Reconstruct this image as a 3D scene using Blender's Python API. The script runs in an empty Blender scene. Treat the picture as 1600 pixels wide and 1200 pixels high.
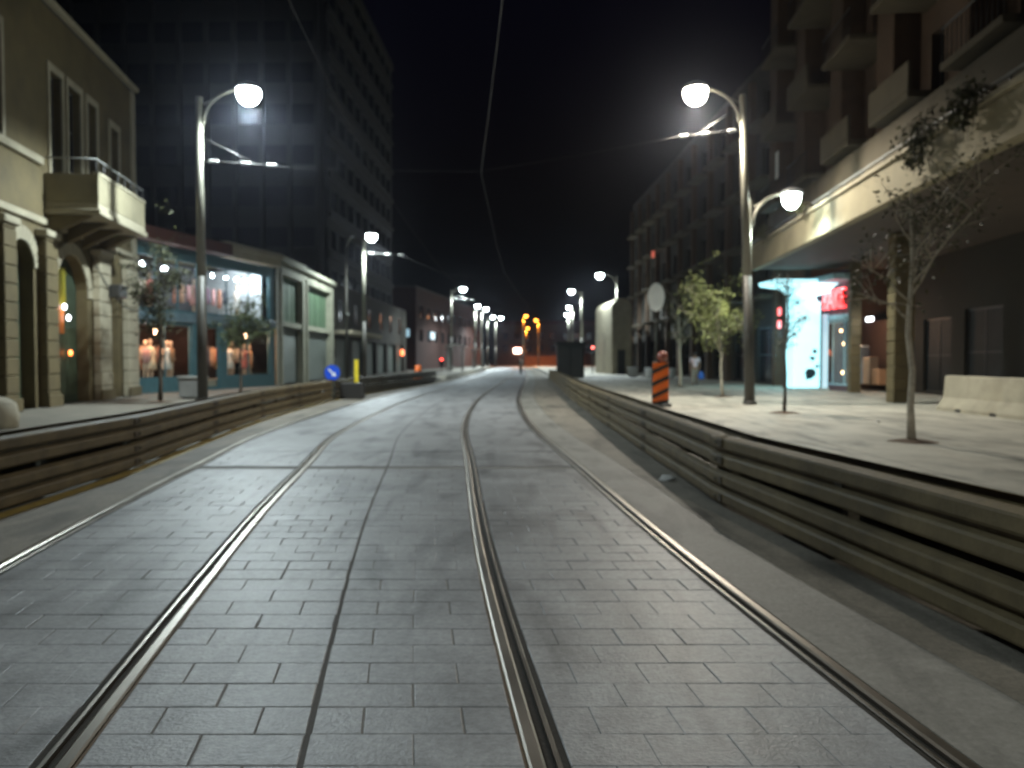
import bpy, bmesh, math, random
from mathutils import Vector, Matrix, noise as mnoise

random.seed(7)
S = bpy.context.scene
COL = S.collection
R = math.radians

# ------------------------------------------------------------------ camera
cam_d = bpy.data.cameras.new('camera')
cam_d.sensor_width = 36.0
cam_d.lens = 28.0
cam_d.clip_end = 2000
cam = bpy.data.objects.new('camera', cam_d)
cam.location = (0, 0, 1.5)
cam.rotation_euler = (R(90) - math.atan(38 / 1244.4), 0, 0)
cam_d.dof.use_dof = True
cam_d.dof.focus_distance = 1.9
cam_d.dof.aperture_fstop = 2.9
COL.objects.link(cam)
S.camera = cam

# ------------------------------------------------------------------ night sky, moon, exposure
world = bpy.data.worlds.new('World')
S.world = world
world.use_nodes = True
wn = world.node_tree
bg = wn.nodes['Background']
sky = wn.nodes.new('ShaderNodeTexSky')
sky.sky_type = 'NISHITA'
sky.sun_disc = False
sky.sun_elevation = R(-4)
sky.sun_rotation = R(200)
tint = wn.nodes.new('ShaderNodeVectorMath'); tint.operation = 'MULTIPLY'; tint.inputs[1].default_value = (0.45, 0.42, 1.0)
wn.links.new(sky.outputs[0], tint.inputs[0])
wn.links.new(tint.outputs[0], bg.inputs[0])
bg.inputs[1].default_value = 0.15
moon_d = bpy.data.lights.new('moon', 'SUN')
moon_d.energy = 0.004
moon_d.angle = R(0.5)
moon_d.color = (1.0, 0.96, 0.9)
moon = bpy.data.objects.new('moon', moon_d)
moon.rotation_euler = (R(40), 0, R(200))
COL.objects.link(moon)
S.view_settings.view_transform = 'Standard'
S.view_settings.look = 'None'
S.view_settings.exposure = 0.0
S.view_settings.gamma = 1.0
S.view_settings.use_curve_mapping = False
S.cycles.use_denoising = True
S.cycles.max_bounces = 6
S.cycles.diffuse_bounces = 2
S.cycles.glossy_bounces = 2
S.cycles.transparent_max_bounces = 12
S.cycles.sample_clamp_indirect = 3.0
S.cycles.use_light_tree = True

COOL = (0.83, 0.97, 1.0)
WARM = (1.0, 0.93, 0.80)
GREENISH = (0.86, 1.0, 0.93)
SODIUM = (1.0, 0.30, 0.03)

# ------------------------------------------------------------------ materials
def nodes_of(m):
    m.use_nodes = True
    nt = m.node_tree
    return nt, nt.nodes['Principled BSDF']

MATS = {}
def mat(name, col, rough=0.7, metal=0.0, var=0.25, scale=1.5, bump=0.25, bscale=30.0, island=0.0, spec=0.5, stain=0.0, speck=0.0):
    if name in MATS:
        return MATS[name]
    m = bpy.data.materials.new(name)
    nt, b = nodes_of(m)
    N, L = nt.nodes, nt.links
    geo = N.new('ShaderNodeNewGeometry')
    n1 = N.new('ShaderNodeTexNoise'); n1.inputs['Scale'].default_value = scale; n1.inputs['Detail'].default_value = 6
    n1.inputs['Roughness'].default_value = 0.65
    L.new(geo.outputs['Position'], n1.inputs['Vector'])
    mr = N.new('ShaderNodeMapRange')
    mr.inputs[1].default_value = 0.25; mr.inputs[2].default_value = 0.75
    mr.inputs[3].default_value = 1 - var; mr.inputs[4].default_value = 1 + var
    L.new(n1.outputs[0], mr.inputs[0])
    fac = mr.outputs[0]
    if island:
        mi = N.new('ShaderNodeMapRange')
        mi.inputs[3].default_value = 1 - island; mi.inputs[4].default_value = 1 + island
        if island < 0:
            pass
        L.new(geo.outputs['Random Per Island'], mi.inputs[0])
        mu = N.new('ShaderNodeMath'); mu.operation = 'MULTIPLY'
        L.new(fac, mu.inputs[0]); L.new(mi.outputs[0], mu.inputs[1]); fac = mu.outputs[0]
    if stain:
        n3 = N.new('ShaderNodeTexNoise'); n3.inputs['Scale'].default_value = 0.55; n3.inputs['Detail'].default_value = 3
        L.new(geo.outputs['Position'], n3.inputs['Vector'])
        ms = N.new('ShaderNodeMapRange'); ms.inputs[1].default_value = 0.55; ms.inputs[2].default_value = 0.72
        ms.inputs[3].default_value = 1.0; ms.inputs[4].default_value = 1 - stain
        L.new(n3.outputs[0], ms.inputs[0])
        mu2 = N.new('ShaderNodeMath'); mu2.operation = 'MULTIPLY'
        L.new(fac, mu2.inputs[0]); L.new(ms.outputs[0], mu2.inputs[1]); fac = mu2.outputs[0]
    if speck:
        n4 = N.new('ShaderNodeTexNoise'); n4.inputs['Scale'].default_value = 22; n4.inputs['Detail'].default_value = 5; n4.inputs['Roughness'].default_value = 0.8
        L.new(geo.outputs['Position'], n4.inputs['Vector'])
        m4 = N.new('ShaderNodeMapRange'); m4.inputs[1].default_value = 0.3; m4.inputs[2].default_value = 0.7
        m4.inputs[3].default_value = 1 - speck; m4.inputs[4].default_value = 1 + speck
        L.new(n4.outputs[0], m4.inputs[0])
        n5 = N.new('ShaderNodeTexNoise'); n5.inputs['Scale'].default_value = 1.1; n5.inputs['Detail'].default_value = 4; n5.inputs['Distortion'].default_value = 0.6
        mp = N.new('ShaderNodeMapping'); mp.inputs['Scale'].default_value = (2.2, 0.5, 1); mp.inputs['Location'].default_value = (3.1, 7.7, 0)
        L.new(geo.outputs['Position'], mp.inputs['Vector']); L.new(mp.outputs[0], n5.inputs['Vector'])
        m5 = N.new('ShaderNodeMapRange'); m5.inputs[1].default_value = 0.5; m5.inputs[2].default_value = 0.68; m5.inputs[3].default_value = 1.05; m5.inputs[4].default_value = 0.55
        L.new(n5.outputs[0], m5.inputs[0])
        for q_ in (m4, m5):
            mu3 = N.new('ShaderNodeMath'); mu3.operation = 'MULTIPLY'
            L.new(fac, mu3.inputs[0]); L.new(q_.outputs[0], mu3.inputs[1]); fac = mu3.outputs[0]
    vm = N.new('ShaderNodeVectorMath'); vm.operation = 'SCALE'
    vm.inputs[0].default_value = col[:3]
    L.new(fac, vm.inputs['Scale'])
    L.new(vm.outputs[0], b.inputs['Base Color'])
    n2 = N.new('ShaderNodeTexNoise'); n2.inputs['Scale'].default_value = bscale; n2.inputs['Detail'].default_value = 4
    L.new(geo.outputs['Position'], n2.inputs['Vector'])
    if bump:
        bp = N.new('ShaderNodeBump'); bp.inputs['Strength'].default_value = bump; bp.inputs['Distance'].default_value = 0.02
        L.new(n2.outputs[0], bp.inputs['Height']); L.new(bp.outputs[0], b.inputs['Normal'])
    rr = N.new('ShaderNodeMapRange'); rr.inputs[3].default_value = max(0.03, rough - 0.12); rr.inputs[4].default_value = min(1, rough + 0.12)
    L.new(n1.outputs[0], rr.inputs[0]); L.new(rr.outputs[0], b.inputs['Roughness'])
    b.inputs['Metallic'].default_value = metal
    b.inputs['Specular IOR Level'].default_value = spec
    MATS[name] = m
    return m

def emit(name, col, strength, base=(0.6, 0.6, 0.6)):
    if name in MATS:
        return MATS[name]
    m = bpy.data.materials.new(name)
    nt, b = nodes_of(m)
    b.inputs['Base Color'].default_value = (*base, 1)
    b.inputs['Emission Color'].default_value = (*col, 1)
    b.inputs['Emission Strength'].default_value = strength
    b.inputs['Roughness'].default_value = 0.3
    MATS[name] = m
    return m

def clear_glass(name='shop_glass'):
    if name in MATS:
        return MATS[name]
    m = bpy.data.materials.new(name); m.use_nodes = True
    nt = m.node_tree; N, L = nt.nodes, nt.links
    N.remove(N['Principled BSDF'])
    tr = N.new('ShaderNodeBsdfTransparent'); tr.inputs[0].default_value = (0.93, 0.96, 0.95, 1)
    gl = N.new('ShaderNodeBsdfGlossy'); gl.inputs['Roughness'].default_value = 0.03
    lw = N.new('ShaderNodeLayerWeight'); lw.inputs[0].default_value = 0.5
    pw_ = N.new('ShaderNodeMath'); pw_.operation = 'POWER'; pw_.inputs[1].default_value = 4.0; L.new(lw.outputs['Facing'], pw_.inputs[0])
    fr = N.new('ShaderNodeMath'); fr.operation = 'MULTIPLY_ADD'; fr.inputs[1].default_value = 0.6; fr.inputs[2].default_value = 0.03; L.new(pw_.outputs[0], fr.inputs[0])
    mx = N.new('ShaderNodeMixShader')
    L.new(fr.outputs[0], mx.inputs[0]); L.new(tr.outputs[0], mx.inputs[1]); L.new(gl.outputs[0], mx.inputs[2])
    L.new(mx.outputs[0], N['Material Output'].inputs[0])
    MATS[name] = m
    return m

# surfaces
PAVER = mat('concrete_paver', (0.235, 0.242, 0.25), 0.48, var=0.34, scale=1.6, bump=0.22, bscale=55, island=0.09, stain=0.4, speck=0.3)
BEDMAT = mat('joint_mortar', (0.145, 0.14, 0.13), 0.8, bump=0.3)
TRACKFAR = mat('track_concrete', (0.235, 0.242, 0.25), 0.48, var=0.34, scale=1.6, bump=0.22, bscale=55, stain=0.4, speck=0.3)
ASPHALT = mat('asphalt_strip', (0.19, 0.172, 0.14), 0.75, var=0.3, scale=2.0, bump=0.5, bscale=60, stain=0.4, speck=0.3)
EDGECON = mat('edge_concrete', (0.20, 0.195, 0.175), 0.65, var=0.3, scale=2.5, bump=0.3, stain=0.35, speck=0.25)
YELLOWK = mat('mottled_yellow', (0.36, 0.27, 0.07), 0.7, var=0.45, scale=6)  # mottled yellow of the strip along the left guardrail
SLABMAT = mat('pavement_concrete', (0.47, 0.44, 0.37), 0.7, var=0.26, scale=1.1, bump=0.25, bscale=35, stain=0.4, island=0.07, speck=0.16)
PAVEL = mat('pavement_dusty', (0.17, 0.155, 0.125), 0.8, var=0.3, scale=1.6, bump=0.4)
GROUND = mat('ground_earth', (0.08, 0.075, 0.065), 0.9)
STEELRAIL = mat('polished_rail_steel', (0.34, 0.31, 0.27), 0.36, 1.0, var=0.1, scale=1.5, bump=0.0)
STEELRUST = mat('rail_rust', (0.10, 0.065, 0.035), 0.7, 0.2, var=0.3, scale=8)
GROOVE = mat('rail_groove_dirt', (0.02, 0.017, 0.013), 0.9)
GALV = mat('weathered_galvanised', (0.12, 0.093, 0.049), 0.66, 0.0, var=0.4, scale=3.2, bump=0.2, stain=0.4, spec=0.3)
GALVR = mat('rusty_plate', (0.05, 0.038, 0.02), 0.8, 0.0, var=0.4, scale=9)
GALVD = mat('dull_dark_steel', (0.075, 0.07, 0.05), 0.6, 0.2, var=0.3, scale=2.6)
POLEM = mat('pole_paint', (0.20, 0.19, 0.15), 0.42, 0.4, var=0.15, scale=3, bump=0.05)
POLED = mat('dark_pole_tone', (0.055, 0.05, 0.04), 0.5, 0.2, var=0.2)  # darker tone for lower poles, masts and slim posts
ARMM = mat('arm_grey_metal', (0.16, 0.16, 0.16), 0.4, 0.5)
WIREM = mat('wire_copper_dark', (0.05, 0.048, 0.045), 0.5, 0.4, bump=0)
INSUL = mat('insulator_pale', (0.28, 0.28, 0.26), 0.4)
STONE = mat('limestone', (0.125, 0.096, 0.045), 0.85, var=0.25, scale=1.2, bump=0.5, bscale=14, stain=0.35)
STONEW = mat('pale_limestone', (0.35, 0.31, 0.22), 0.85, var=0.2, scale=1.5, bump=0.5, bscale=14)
STONEP = mat('pinkish_stone', (0.10, 0.064, 0.04), 0.9, var=0.25, scale=1.2, bump=0.5, bscale=12, stain=0.3)
DULLR = mat('stained_shaded_render', (0.10, 0.082, 0.054), 0.9, var=0.25, scale=0.9, bump=0.3, stain=0.35)  # darkened copy of the render, shade of unlit upper floors in its colour
RENDER = mat('beige_render', (0.27, 0.235, 0.15), 0.85, var=0.22, scale=0.8, bump=0.3, stain=0.35)
DARKWALL = mat('dark_wall', (0.05, 0.045, 0.036), 0.9, var=0.3, scale=1.2)
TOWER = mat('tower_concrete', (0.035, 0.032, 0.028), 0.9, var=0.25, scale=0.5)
ROOFM = mat('roof_felt', (0.07, 0.06, 0.055), 0.9)
REDROOF = mat('red_brown_fascia', (0.085, 0.028, 0.017), 0.8)
GLASSD = mat('dark_glass', (0.008, 0.01, 0.013), 0.1, bump=0, var=0.1)
FRAMED = mat('dark_frame', (0.03, 0.028, 0.025), 0.5)
TEAL = mat('teal_paint', (0.06, 0.135, 0.155), 0.5, var=0.2, scale=4, bump=0.1)
GREENP = mat('green_panel', (0.065, 0.11, 0.06), 0.6, var=0.25, scale=2)
SHUT = mat('grey_green_shutter', (0.16, 0.18, 0.16), 0.5, 0.3, var=0.2)
PLASTER = mat('interior_plaster', (0.45, 0.38, 0.3), 0.9)
BARK = mat('pale_bark', (0.40, 0.36, 0.28), 0.85, var=0.35, scale=9, bump=0.6)
BARKD = mat('dark_bark', (0.07, 0.055, 0.04), 0.85, var=0.35, scale=9, bump=0.6)
LEAF = mat('leaf_green', (0.06, 0.075, 0.024), 0.55, var=0.4, scale=3, bump=0, island=0.4)
LEAFO = mat('leaf_olive', (0.055, 0.056, 0.02), 0.6, var=0.4, scale=3, bump=0, island=0.4)
LEAFY = mat('leaf_yellow_green', (0.17, 0.19, 0.07), 0.55, var=0.4, scale=3, bump=0, island=0.4)
SOIL = mat('soil', (0.10, 0.06, 0.035), 0.95, bump=0.8)
CONC = mat('barrier_concrete', (0.33, 0.30, 0.225), 0.85, var=0.25, scale=2.2, bump=0.4, stain=0.3)
ORANGE = mat('orange_reflective', (0.85, 0.16, 0.01), 0.45, bump=0.05, var=0.12)
BLACKP = mat('black_plastic', (0.02, 0.018, 0.016), 0.5)
BLUES = mat('blue_sign', (0.01, 0.07, 0.55), 0.4, bump=0)
WHITEP = mat('white_paint', (0.75, 0.75, 0.72), 0.5, bump=0.05, var=0.1)
YELLOWP = mat('yellow_plastic', (0.75, 0.6, 0.03), 0.45, bump=0.05)
GREYM = mat('grey_metal', (0.25, 0.25, 0.24), 0.5, 0.3)
CABM = mat('dark_green_cabinet', (0.018, 0.02, 0.016), 0.6)
CLEAR = clear_glass()

# ------------------------------------------------------------------ mesh builder
class MB:
    def __init__(s):
        s.v = []; s.f = []; s.sm = []
    def add(s, vs, fs, smooth=False):
        b = len(s.v)
        s.v.extend([tuple(p) for p in vs])
        for f in fs:
            s.f.append(tuple(b + i for i in f)); s.sm.append(smooth)
    def box(s, x0, x1, y0, y1, z0, z1):
        v = [(x, y, z) for z in (z0, z1) for y in (y0, y1) for x in (x0, x1)]
        s.add(v, [(0, 2, 3, 1), (4, 5, 7, 6), (0, 1, 5, 4), (2, 6, 7, 3), (0, 4, 6, 2), (1, 3, 7, 5)])
        return s
    def bbox(s, x0, x1, y0, y1, z0, z1, b=0.02):
        # box with chamfered vertical and top/bottom edges
        rings = []
        for z, i in ((z0, b), (z0 + b, 0), (z1 - b, 0), (z1, b)):
            c = b
            xs0, xs1, ys0, ys1 = x0 + i, x1 - i, y0 + i, y1 - i
            rings.append([(xs0 + c, ys0, z), (xs1 - c, ys0, z), (xs1, ys0 + c, z), (xs1, ys1 - c, z),
                          (xs1 - c, ys1, z), (xs0 + c, ys1, z), (xs0, ys1 - c, z), (xs0, ys0 + c, z)])
        s.rings(rings)
        return s
    def rings(s, rings, cap=True, smooth=False, closed=True):
        n = len(rings[0]); v = [p for r in rings for p in r]; f = []
        for k in range(len(rings) - 1):
            for i in range(n if closed else n - 1):
                j = (i + 1) % n
                f.append((k * n + i, k * n + j, (k + 1) * n + j, (k + 1) * n + i))
        s.add(v, f, smooth)
        if cap and closed:
            m = len(rings) - 1
            s.add(rings[0], [tuple(reversed(range(n)))]); s.add(rings[m], [tuple(range(n))])
        return s
    def tube(s, pts, rad, n=8, smooth=True, cap=True):
        pts = [Vector(p) for p in pts]
        if not isinstance(rad, (list, tuple)):
            rad = [rad] * len(pts)
        rings = []; prev = None
        for i, p in enumerate(pts):
            d = (pts[min(i + 1, len(pts) - 1)] - pts[max(i - 1, 0)]).normalized()
            if prev is None:
                a = Vector((1, 0, 0)) if abs(d.x) < 0.8 else Vector((0, 1, 0))
            else:
                a = prev
            u = (a - d * a.dot(d)).normalized(); w = d.cross(u); prev = u
            rings.append([p + (u * math.cos(2 * math.pi * k / n) + w * math.sin(2 * math.pi * k / n)) * rad[i] for k in range(n)])
        return s.rings(rings, cap, smooth)
    def lathe(s, prof, n=12, c=(0, 0, 0), sx=1, sy=1, smooth=True):
        rings = [[(c[0] + r * sx * math.cos(2 * math.pi * k / n), c[1] + r * sy * math.sin(2 * math.pi * k / n), c[2] + z) for k in range(n)] for r, z in prof]
        return s.rings(rings, True, smooth)
    def prism(s, poly, y0, y1):
        # polygon in (x,z) extruded along y
        return s.rings([[(x, y0, z) for x, z in poly], [(x, y1, z) for x, z in poly]])
    def quad(s, a, b, c, d):
        s.add([a, b, c, d], [(0, 1, 2, 3)])
    def mesh(s, name):
        me = bpy.data.meshes.new(name)
        me.from_pydata(s.v, [], s.f)
        me.polygons.foreach_set('use_smooth', s.sm)
        me.update()
        return me
    def build(s, name, m, parent=None, loc=None, fix=True):
        me = s.mesh(name)
        if fix:
            bm = bmesh.new(); bm.from_mesh(me)
            bmesh.ops.remove_doubles(bm, verts=bm.verts, dist=1e-5)
            bmesh.ops.recalc_face_normals(bm, faces=bm.faces)
            bm.to_mesh(me); bm.free()
        me.materials.append(m)
        o = bpy.data.objects.new(name, me); COL.objects.link(o)
        if parent:
            o.parent = parent
        if loc:
            o.location = loc
        return o

def empty(name, loc=(0, 0, 0), rz=0.0, rx=0.0, ry=0.0):
    o = bpy.data.objects.new(name, None); COL.objects.link(o)
    o.location = loc; o.rotation_euler = (rx, ry, rz); o.empty_display_size = 0.2
    return o

def tag(o, label=None, cat=None, group=None, kind=None):
    if label: o['label'] = label
    if cat: o['category'] = cat
    if group: o['group'] = group
    if kind: o['kind'] = kind
    return o

def light(name, typ, loc, power, col, parent=None, radius=0.12, spot=None, rot=None, blend=0.35):
    d = bpy.data.lights.new(name, typ); d.energy = power; d.color = col
    d.shadow_soft_size = radius
    if typ == 'SPOT':
        d.spot_size = R(spot); d.spot_blend = blend
    o = bpy.data.objects.new(name, d); COL.objects.link(o); o.location = loc
    if rot: o.rotation_euler = rot
    if parent: o.parent = parent
    return o

def interp(tab):
    def fn(y):
        if y <= tab[0][0]:
            a, b = tab[0], tab[1]
            return a[1] + (y - a[0]) * (b[1] - a[1]) / (b[0] - a[0])
        for i in range(len(tab) - 1):
            if y <= tab[i + 1][0]:
                y0, x0 = tab[i]; y1, x1 = tab[i + 1]
                m0 = (x1 - tab[i - 1][1]) / (y1 - tab[i - 1][0]) if i > 0 else (x1 - x0) / (y1 - y0)
                m1 = (tab[i + 2][1] - x0) / (tab[i + 2][0] - y0) if i + 2 < len(tab) else (x1 - x0) / (y1 - y0)
                h = y1 - y0; t = (y - y0) / h
                return ((2*t**3 - 3*t**2 + 1) * x0 + (t**3 - 2*t**2 + t) * h * m0 + (-2*t**3 + 3*t**2) * x1 + (t**3 - t**2) * h * m1)
        a, b = tab[-2], tab[-1]
        return b[1] + (y - b[0]) * (b[1] - a[1]) / (b[0] - a[0])
    return fn

# plan of the street: x as a function of distance y
xR = interp([(-6, 2.0), (0, 1.27), (2.9, 0.89), (6.4, 0.53), (12.2, 0.10), (15.8, -0.19), (19, -0.36), (24, -0.49), (30, -0.52), (40, -0.30), (50, 0.03), (66, 0.45), (85, 0.8), (140, 1.2), (200, 1.4)])
xL = interp([(-6, -1.0), (0, -1.95), (2.9, -2.46), (5.8, -2.94), (7.8, -3.25), (11.4, -3.72), (15.8, -4.28), (24, -4.58), (30, -4.6), (40, -4.28), (50, -3.85), (66, -3.25), (85, -2.9), (140, -2.5), (200, -2.3)])
xRB = interp([(-6, 4.4), (0, 3.3), (4.0, 2.61), (5.7, 2.31), (8.2, 2.18), (13.5, 2.17), (27.4, 2.22), (49, 2.72), (66, 3.0), (85, 3.3), (140, 3.7), (200, 3.9)])
xLB = interp([(-6, -4.9), (0, -4.9), (7.8, -5.02), (10.8, -5.2), (15.0, -5.75), (20.5, -6.35), (29.6, -6.67), (43.4, -5.85), (52, -5.3), (66, -4.9), (85, -4.6), (140, -4.2), (200, -4.0)])
GA = 0.752  # half distance between rail centres

def tang(fx, y):
    d = Vector((fx(y + 0.2) - fx(y - 0.2), 0.4)).normalized()
    return d
def off(fx, d):
    def g(y):
        t = tang(fx, y)
        return fx(y) + d / max(0.3, t.y)
    return g

GRID = [-6 + 0.25 * k for k in range(104)] + [20 + 1.0 * k for k in range(40)] + [60 + 4.0 * k for k in range(36)]
def yrange(y0, y1):
    return [y0] + [g for g in GRID if y0 + 1e-4 < g < y1 - 1e-4] + [y1]

def ribbon(name, fa, fb, y0, y1, z, m, thick=0.0, parent=None):
    mb = MB(); ys = yrange(y0, y1)
    rows = []
    for y in ys:
        a, b = (fa(y) if callable(fa) else fa), (fb(y) if callable(fb) else fb)
        if thick:
            rows.append([(a, y, z), (b, y, z), (b, y, z - thick), (a, y, z - thick)])
        else:
            rows.append([(a, y, z), (b, y, z)])
    if thick:
        mb.rings(rows)
    else:
        mb.rings(rows, cap=False, closed=False)
    return mb.build(name, m, parent)

# ------------------------------------------------------------------ ground, road, pavements
mb = MB(); mb.quad((-700, -300, -0.06), (700, -300, -0.06), (700, 1200, -0.06), (-700, 1200, -0.06))
tag(mb.build('ground', GROUND), kind='structure')

PEND = 13.0
road = ribbon('road', lambda y: xLB(y) - 0.5, lambda y: xRB(y) + 0.48, -6, 200, -0.022, BEDMAT)
tag(road, kind='structure')
rw = 0.085
rLL, rLR, rM, rRR = off(xL, -GA), off(xL, GA), off(xR, -GA), off(xR, GA)
centre_l = lambda y: (rLR(y) + rM(y)) / 2 - 0.009
centre_r = lambda y: (rLR(y) + rM(y)) / 2 + 0.009
ribbon('asphalt_edge', lambda y: xLB(y) - 0.35, lambda y: rLL(y) - rw, -6, 200, 0.0, ASPHALT, 0.02, road)
ribbon('concrete_edge', lambda y: rRR(y) + rw, lambda y: rRR(y) + rw + min(0.55, (xRB(y) - rRR(y)) * 0.5), -6, 200, 0.0, EDGECON, 0.02, road)
ribbon('asphalt_edge', lambda y: rRR(y) + rw + min(0.55, (xRB(y) - rRR(y)) * 0.5) + 0.012, lambda y: xRB(y) + 0.33, -6, 200, -0.004, ASPHALT, 0.016, road)
ribbon('kerb_line', lambda y: xLB(y) + 0.02, lambda y: xLB(y) + 0.2, 3, 52, 0.005, YELLOWK, 0.0, road)

strips = [(lambda y: rLL(y) + rw, lambda y: rLR(y) - rw), (lambda y: rLR(y) + rw, centre_l), (centre_r, lambda y: rM(y) - rw), (lambda y: rM(y) + rw, lambda y: rRR(y) - rw)]
for k, (fa, fb) in enumerate(strips):
    ribbon('concrete_bed', fa, fb, PEND + 0.01 if k < 4 else 0, 200, -0.002, TRACKFAR, 0.018, road)

# transverse construction joint plate at 11.1 m
for fa, fb in strips:
    ribbon('joint_bed', fa, fb, 1.0, PEND, -0.0065, BEDMAT, 0.014, road)
ribbon('seam_filler', lambda y: centre_l(y) - 0.002, lambda y: centre_r(y) + 0.002, 1.0, 200, -0.0045, mat('seam_mortar', (0.075, 0.072, 0.068), 0.9), 0.01, road)
pavers = []
row_h = 0.25
for k, (fa, fb) in enumerate(strips):
    y = 1.4; r = 0
    while y + row_h <= PEND + 0.02:
        if abs(y - 10.9) < 0.13:
            y = 11.2; continue
        y1 = y + row_h
        w = fb(y) - fa(y)
        n = max(2, round(w / 0.36))
        cuts = [0.0]
        o0 = 0.5 if r % 2 else 1.0
        t = o0
        while t < n - 0.25:
            cuts.append(t / n); t += 1
        cuts.append(1.0)
        j = random.choice((0.0008, 0.0015, 0.003, 0.005))
        for c0, c1 in zip(cuts[:-1], cuts[1:]):
            def X(t, yy):
                return fa(yy) + (fb(yy) - fa(yy)) * t
            pavers.append((y + row_h / 2, [(X(c0, y) + j, y + j), (X(c1, y) - j, y + j), (X(c1, y1) - j, y1 - j), (X(c0, y1) + j, y1 - j)]))
        y = y1; r += 1
def inview(q):
    yy, c = q
    xc = sum(p[0] for p in c) / 4
    return yy > 2.75 and abs(xc) < yy * 0.66 + 0.1
pavers.sort(key=lambda q: (not inview(q), q[0]))
def paver_geo(mb, c, rz):
    cx = sum(p[0] for p in c) / 4; cy = sum(p[1] for p in c) / 4
    top = [(cx + (x - cx) * 0.975, cy + (yy - cy) * 0.965) for x, yy in c]
    t = (random.uniform(-1, 1) * 0.0013, random.uniform(-1, 1) * 0.0013)
    r0 = [(x, yy, -0.012) for x, yy in c]
    r1 = [(x, yy, -0.002 + rz) for x, yy in c]
    r2 = [(x, yy, rz + (x - cx) * t[0] * 4 + (yy - cy) * t[1] * 4) for x, yy in top]
    mb.rings([r0, r1, r2], cap=False)
    mb.add(r2, [(0, 1, 2, 3)])
rest = MB()
for i, (yy, c) in enumerate(pavers):
    rz = random.uniform(-0.0015, 0.0008)
    if i < 300:
        mb = MB(); paver_geo(mb, c, rz); mb.build('paver', PAVER, road, fix=True)
    else:
        paver_geo(rest, c, rz)
tag(rest.build('paver_field', PAVER, road), kind='stuff')

# right hand pavement, concrete slabs with open joints
pr = ribbon('pavement_right', lambda y: xRB(y) + 0.482, 22.0, -6, 200, 0.10, mat('slab_joint', (0.12, 0.11, 0.09), 0.9), 0.14)
tag(pr, kind='structure')
cols_x = [0.50, 2.9, 6.0, 9.4, 14.5, 19.5]
ry = [-2.0 + 3.2 * i for i in range(19)]
for i in range(len(ry) - 1):
    for k in range(len(cols_x) - 1):
        mb = MB(); rows = []
        for q in range(5):
            y = ry[i] + 0.008 + (ry[i + 1] - ry[i] - 0.016) * q / 4
            a = (xRB(y) + cols_x[k]) if k == 0 else 2.3 + cols_x[k]
            b = 2.3 + cols_x[k + 1]
            if k == 0: b = 2.3 + cols_x[1]
            rows.append([(a + 0.012, y, 0.12), (b - 0.012, y, 0.12), (b - 0.012, y, 0.1), (a + 0.012, y, 0.1)])
        mb.rings(rows)
        mb.build('slab', SLABMAT, pr)
ribbon('slab_field', lambda y: xRB(y) + 0.50, 21.8, ry[-1] + 0.01, 190, 0.12, SLABMAT, 0.02, pr)
# left hand pavement
pl = ribbon('pavement_left', -24.0, lambda y: xLB(y) - 0.502, -6, 200, 0.12, PAVEL, 0.16)
tag(pl, kind='structure')
ribbon('kerb', lambda y: xLB(y) - 0.5, lambda y: xLB(y) - 0.35, -6, 200, 0.125, EDGECON, 0.16, pl)
ribbon('kerb', lambda y: xRB(y) + 0.33, lambda y: xRB(y) + 0.48, -6, 200, 0.123, EDGECON, 0.16, pr)
# bright tram platform further down on the left
plat = ribbon('tram_platform', lambda y: xLB(y) - 3.0, lambda y: xLB(y) + 0.1, 60, 150, 0.30, SLABMAT, 0.42)
tag(plat, kind='structure')

# ------------------------------------------------------------------ tram rails
def rail(fx, label, guard):
    root = tag(empty('tram_rail', (fx(10), 10, 0)), label, 'rail', 'grooved tram rails in the street')
    ys = yrange(-4, 200)
    def sweep(prof, name, m):
        mb = MB(); rows = []
        for y in ys:
            rows.append([(fx(y) - fx(10) + d * guard, y - 10, z) for d, z in prof])
        mb.rings(rows)
        return mb.build(name, m, root)
    sweep([(-0.072, -0.02), (-0.072, 0.002), (-0.062, 0.008), (-0.02, 0.009), (-0.008, 0.002), (-0.008, -0.02)], 'rail_head', STEELRAIL)
    sweep([(-0.007, -0.021), (-0.007, -0.016), (0.033, -0.016), (0.033, -0.021)], 'groove', GROOVE)
    sweep([(0.034, -0.02), (0.034, 0.003), (0.05, 0.004), (0.056, 0.0), (0.056, -0.02)], 'guard_lip', STEELRAIL)
    sweep([(0.057, -0.021), (0.057, -0.006), (0.086, -0.006), (0.086, -0.021)], 'sealing_strip', GROOVE)
    sweep([(-0.086, -0.021), (-0.086, -0.005), (-0.073, -0.005), (-0.073, -0.021)], 'sealing_strip', STEELRUST)
    return root
rail(rLL, 'leftmost tram rail, nearest the yellow-edged guardrail', 1)
rail(rLR, 'second tram rail from the left, running to bottom left corner', -1)
rail(rM, 'third tram rail from the left, bending through the centre', 1)
rail(rRR, 'rightmost tram rail, shining beside the right guardrail', -1)

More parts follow.
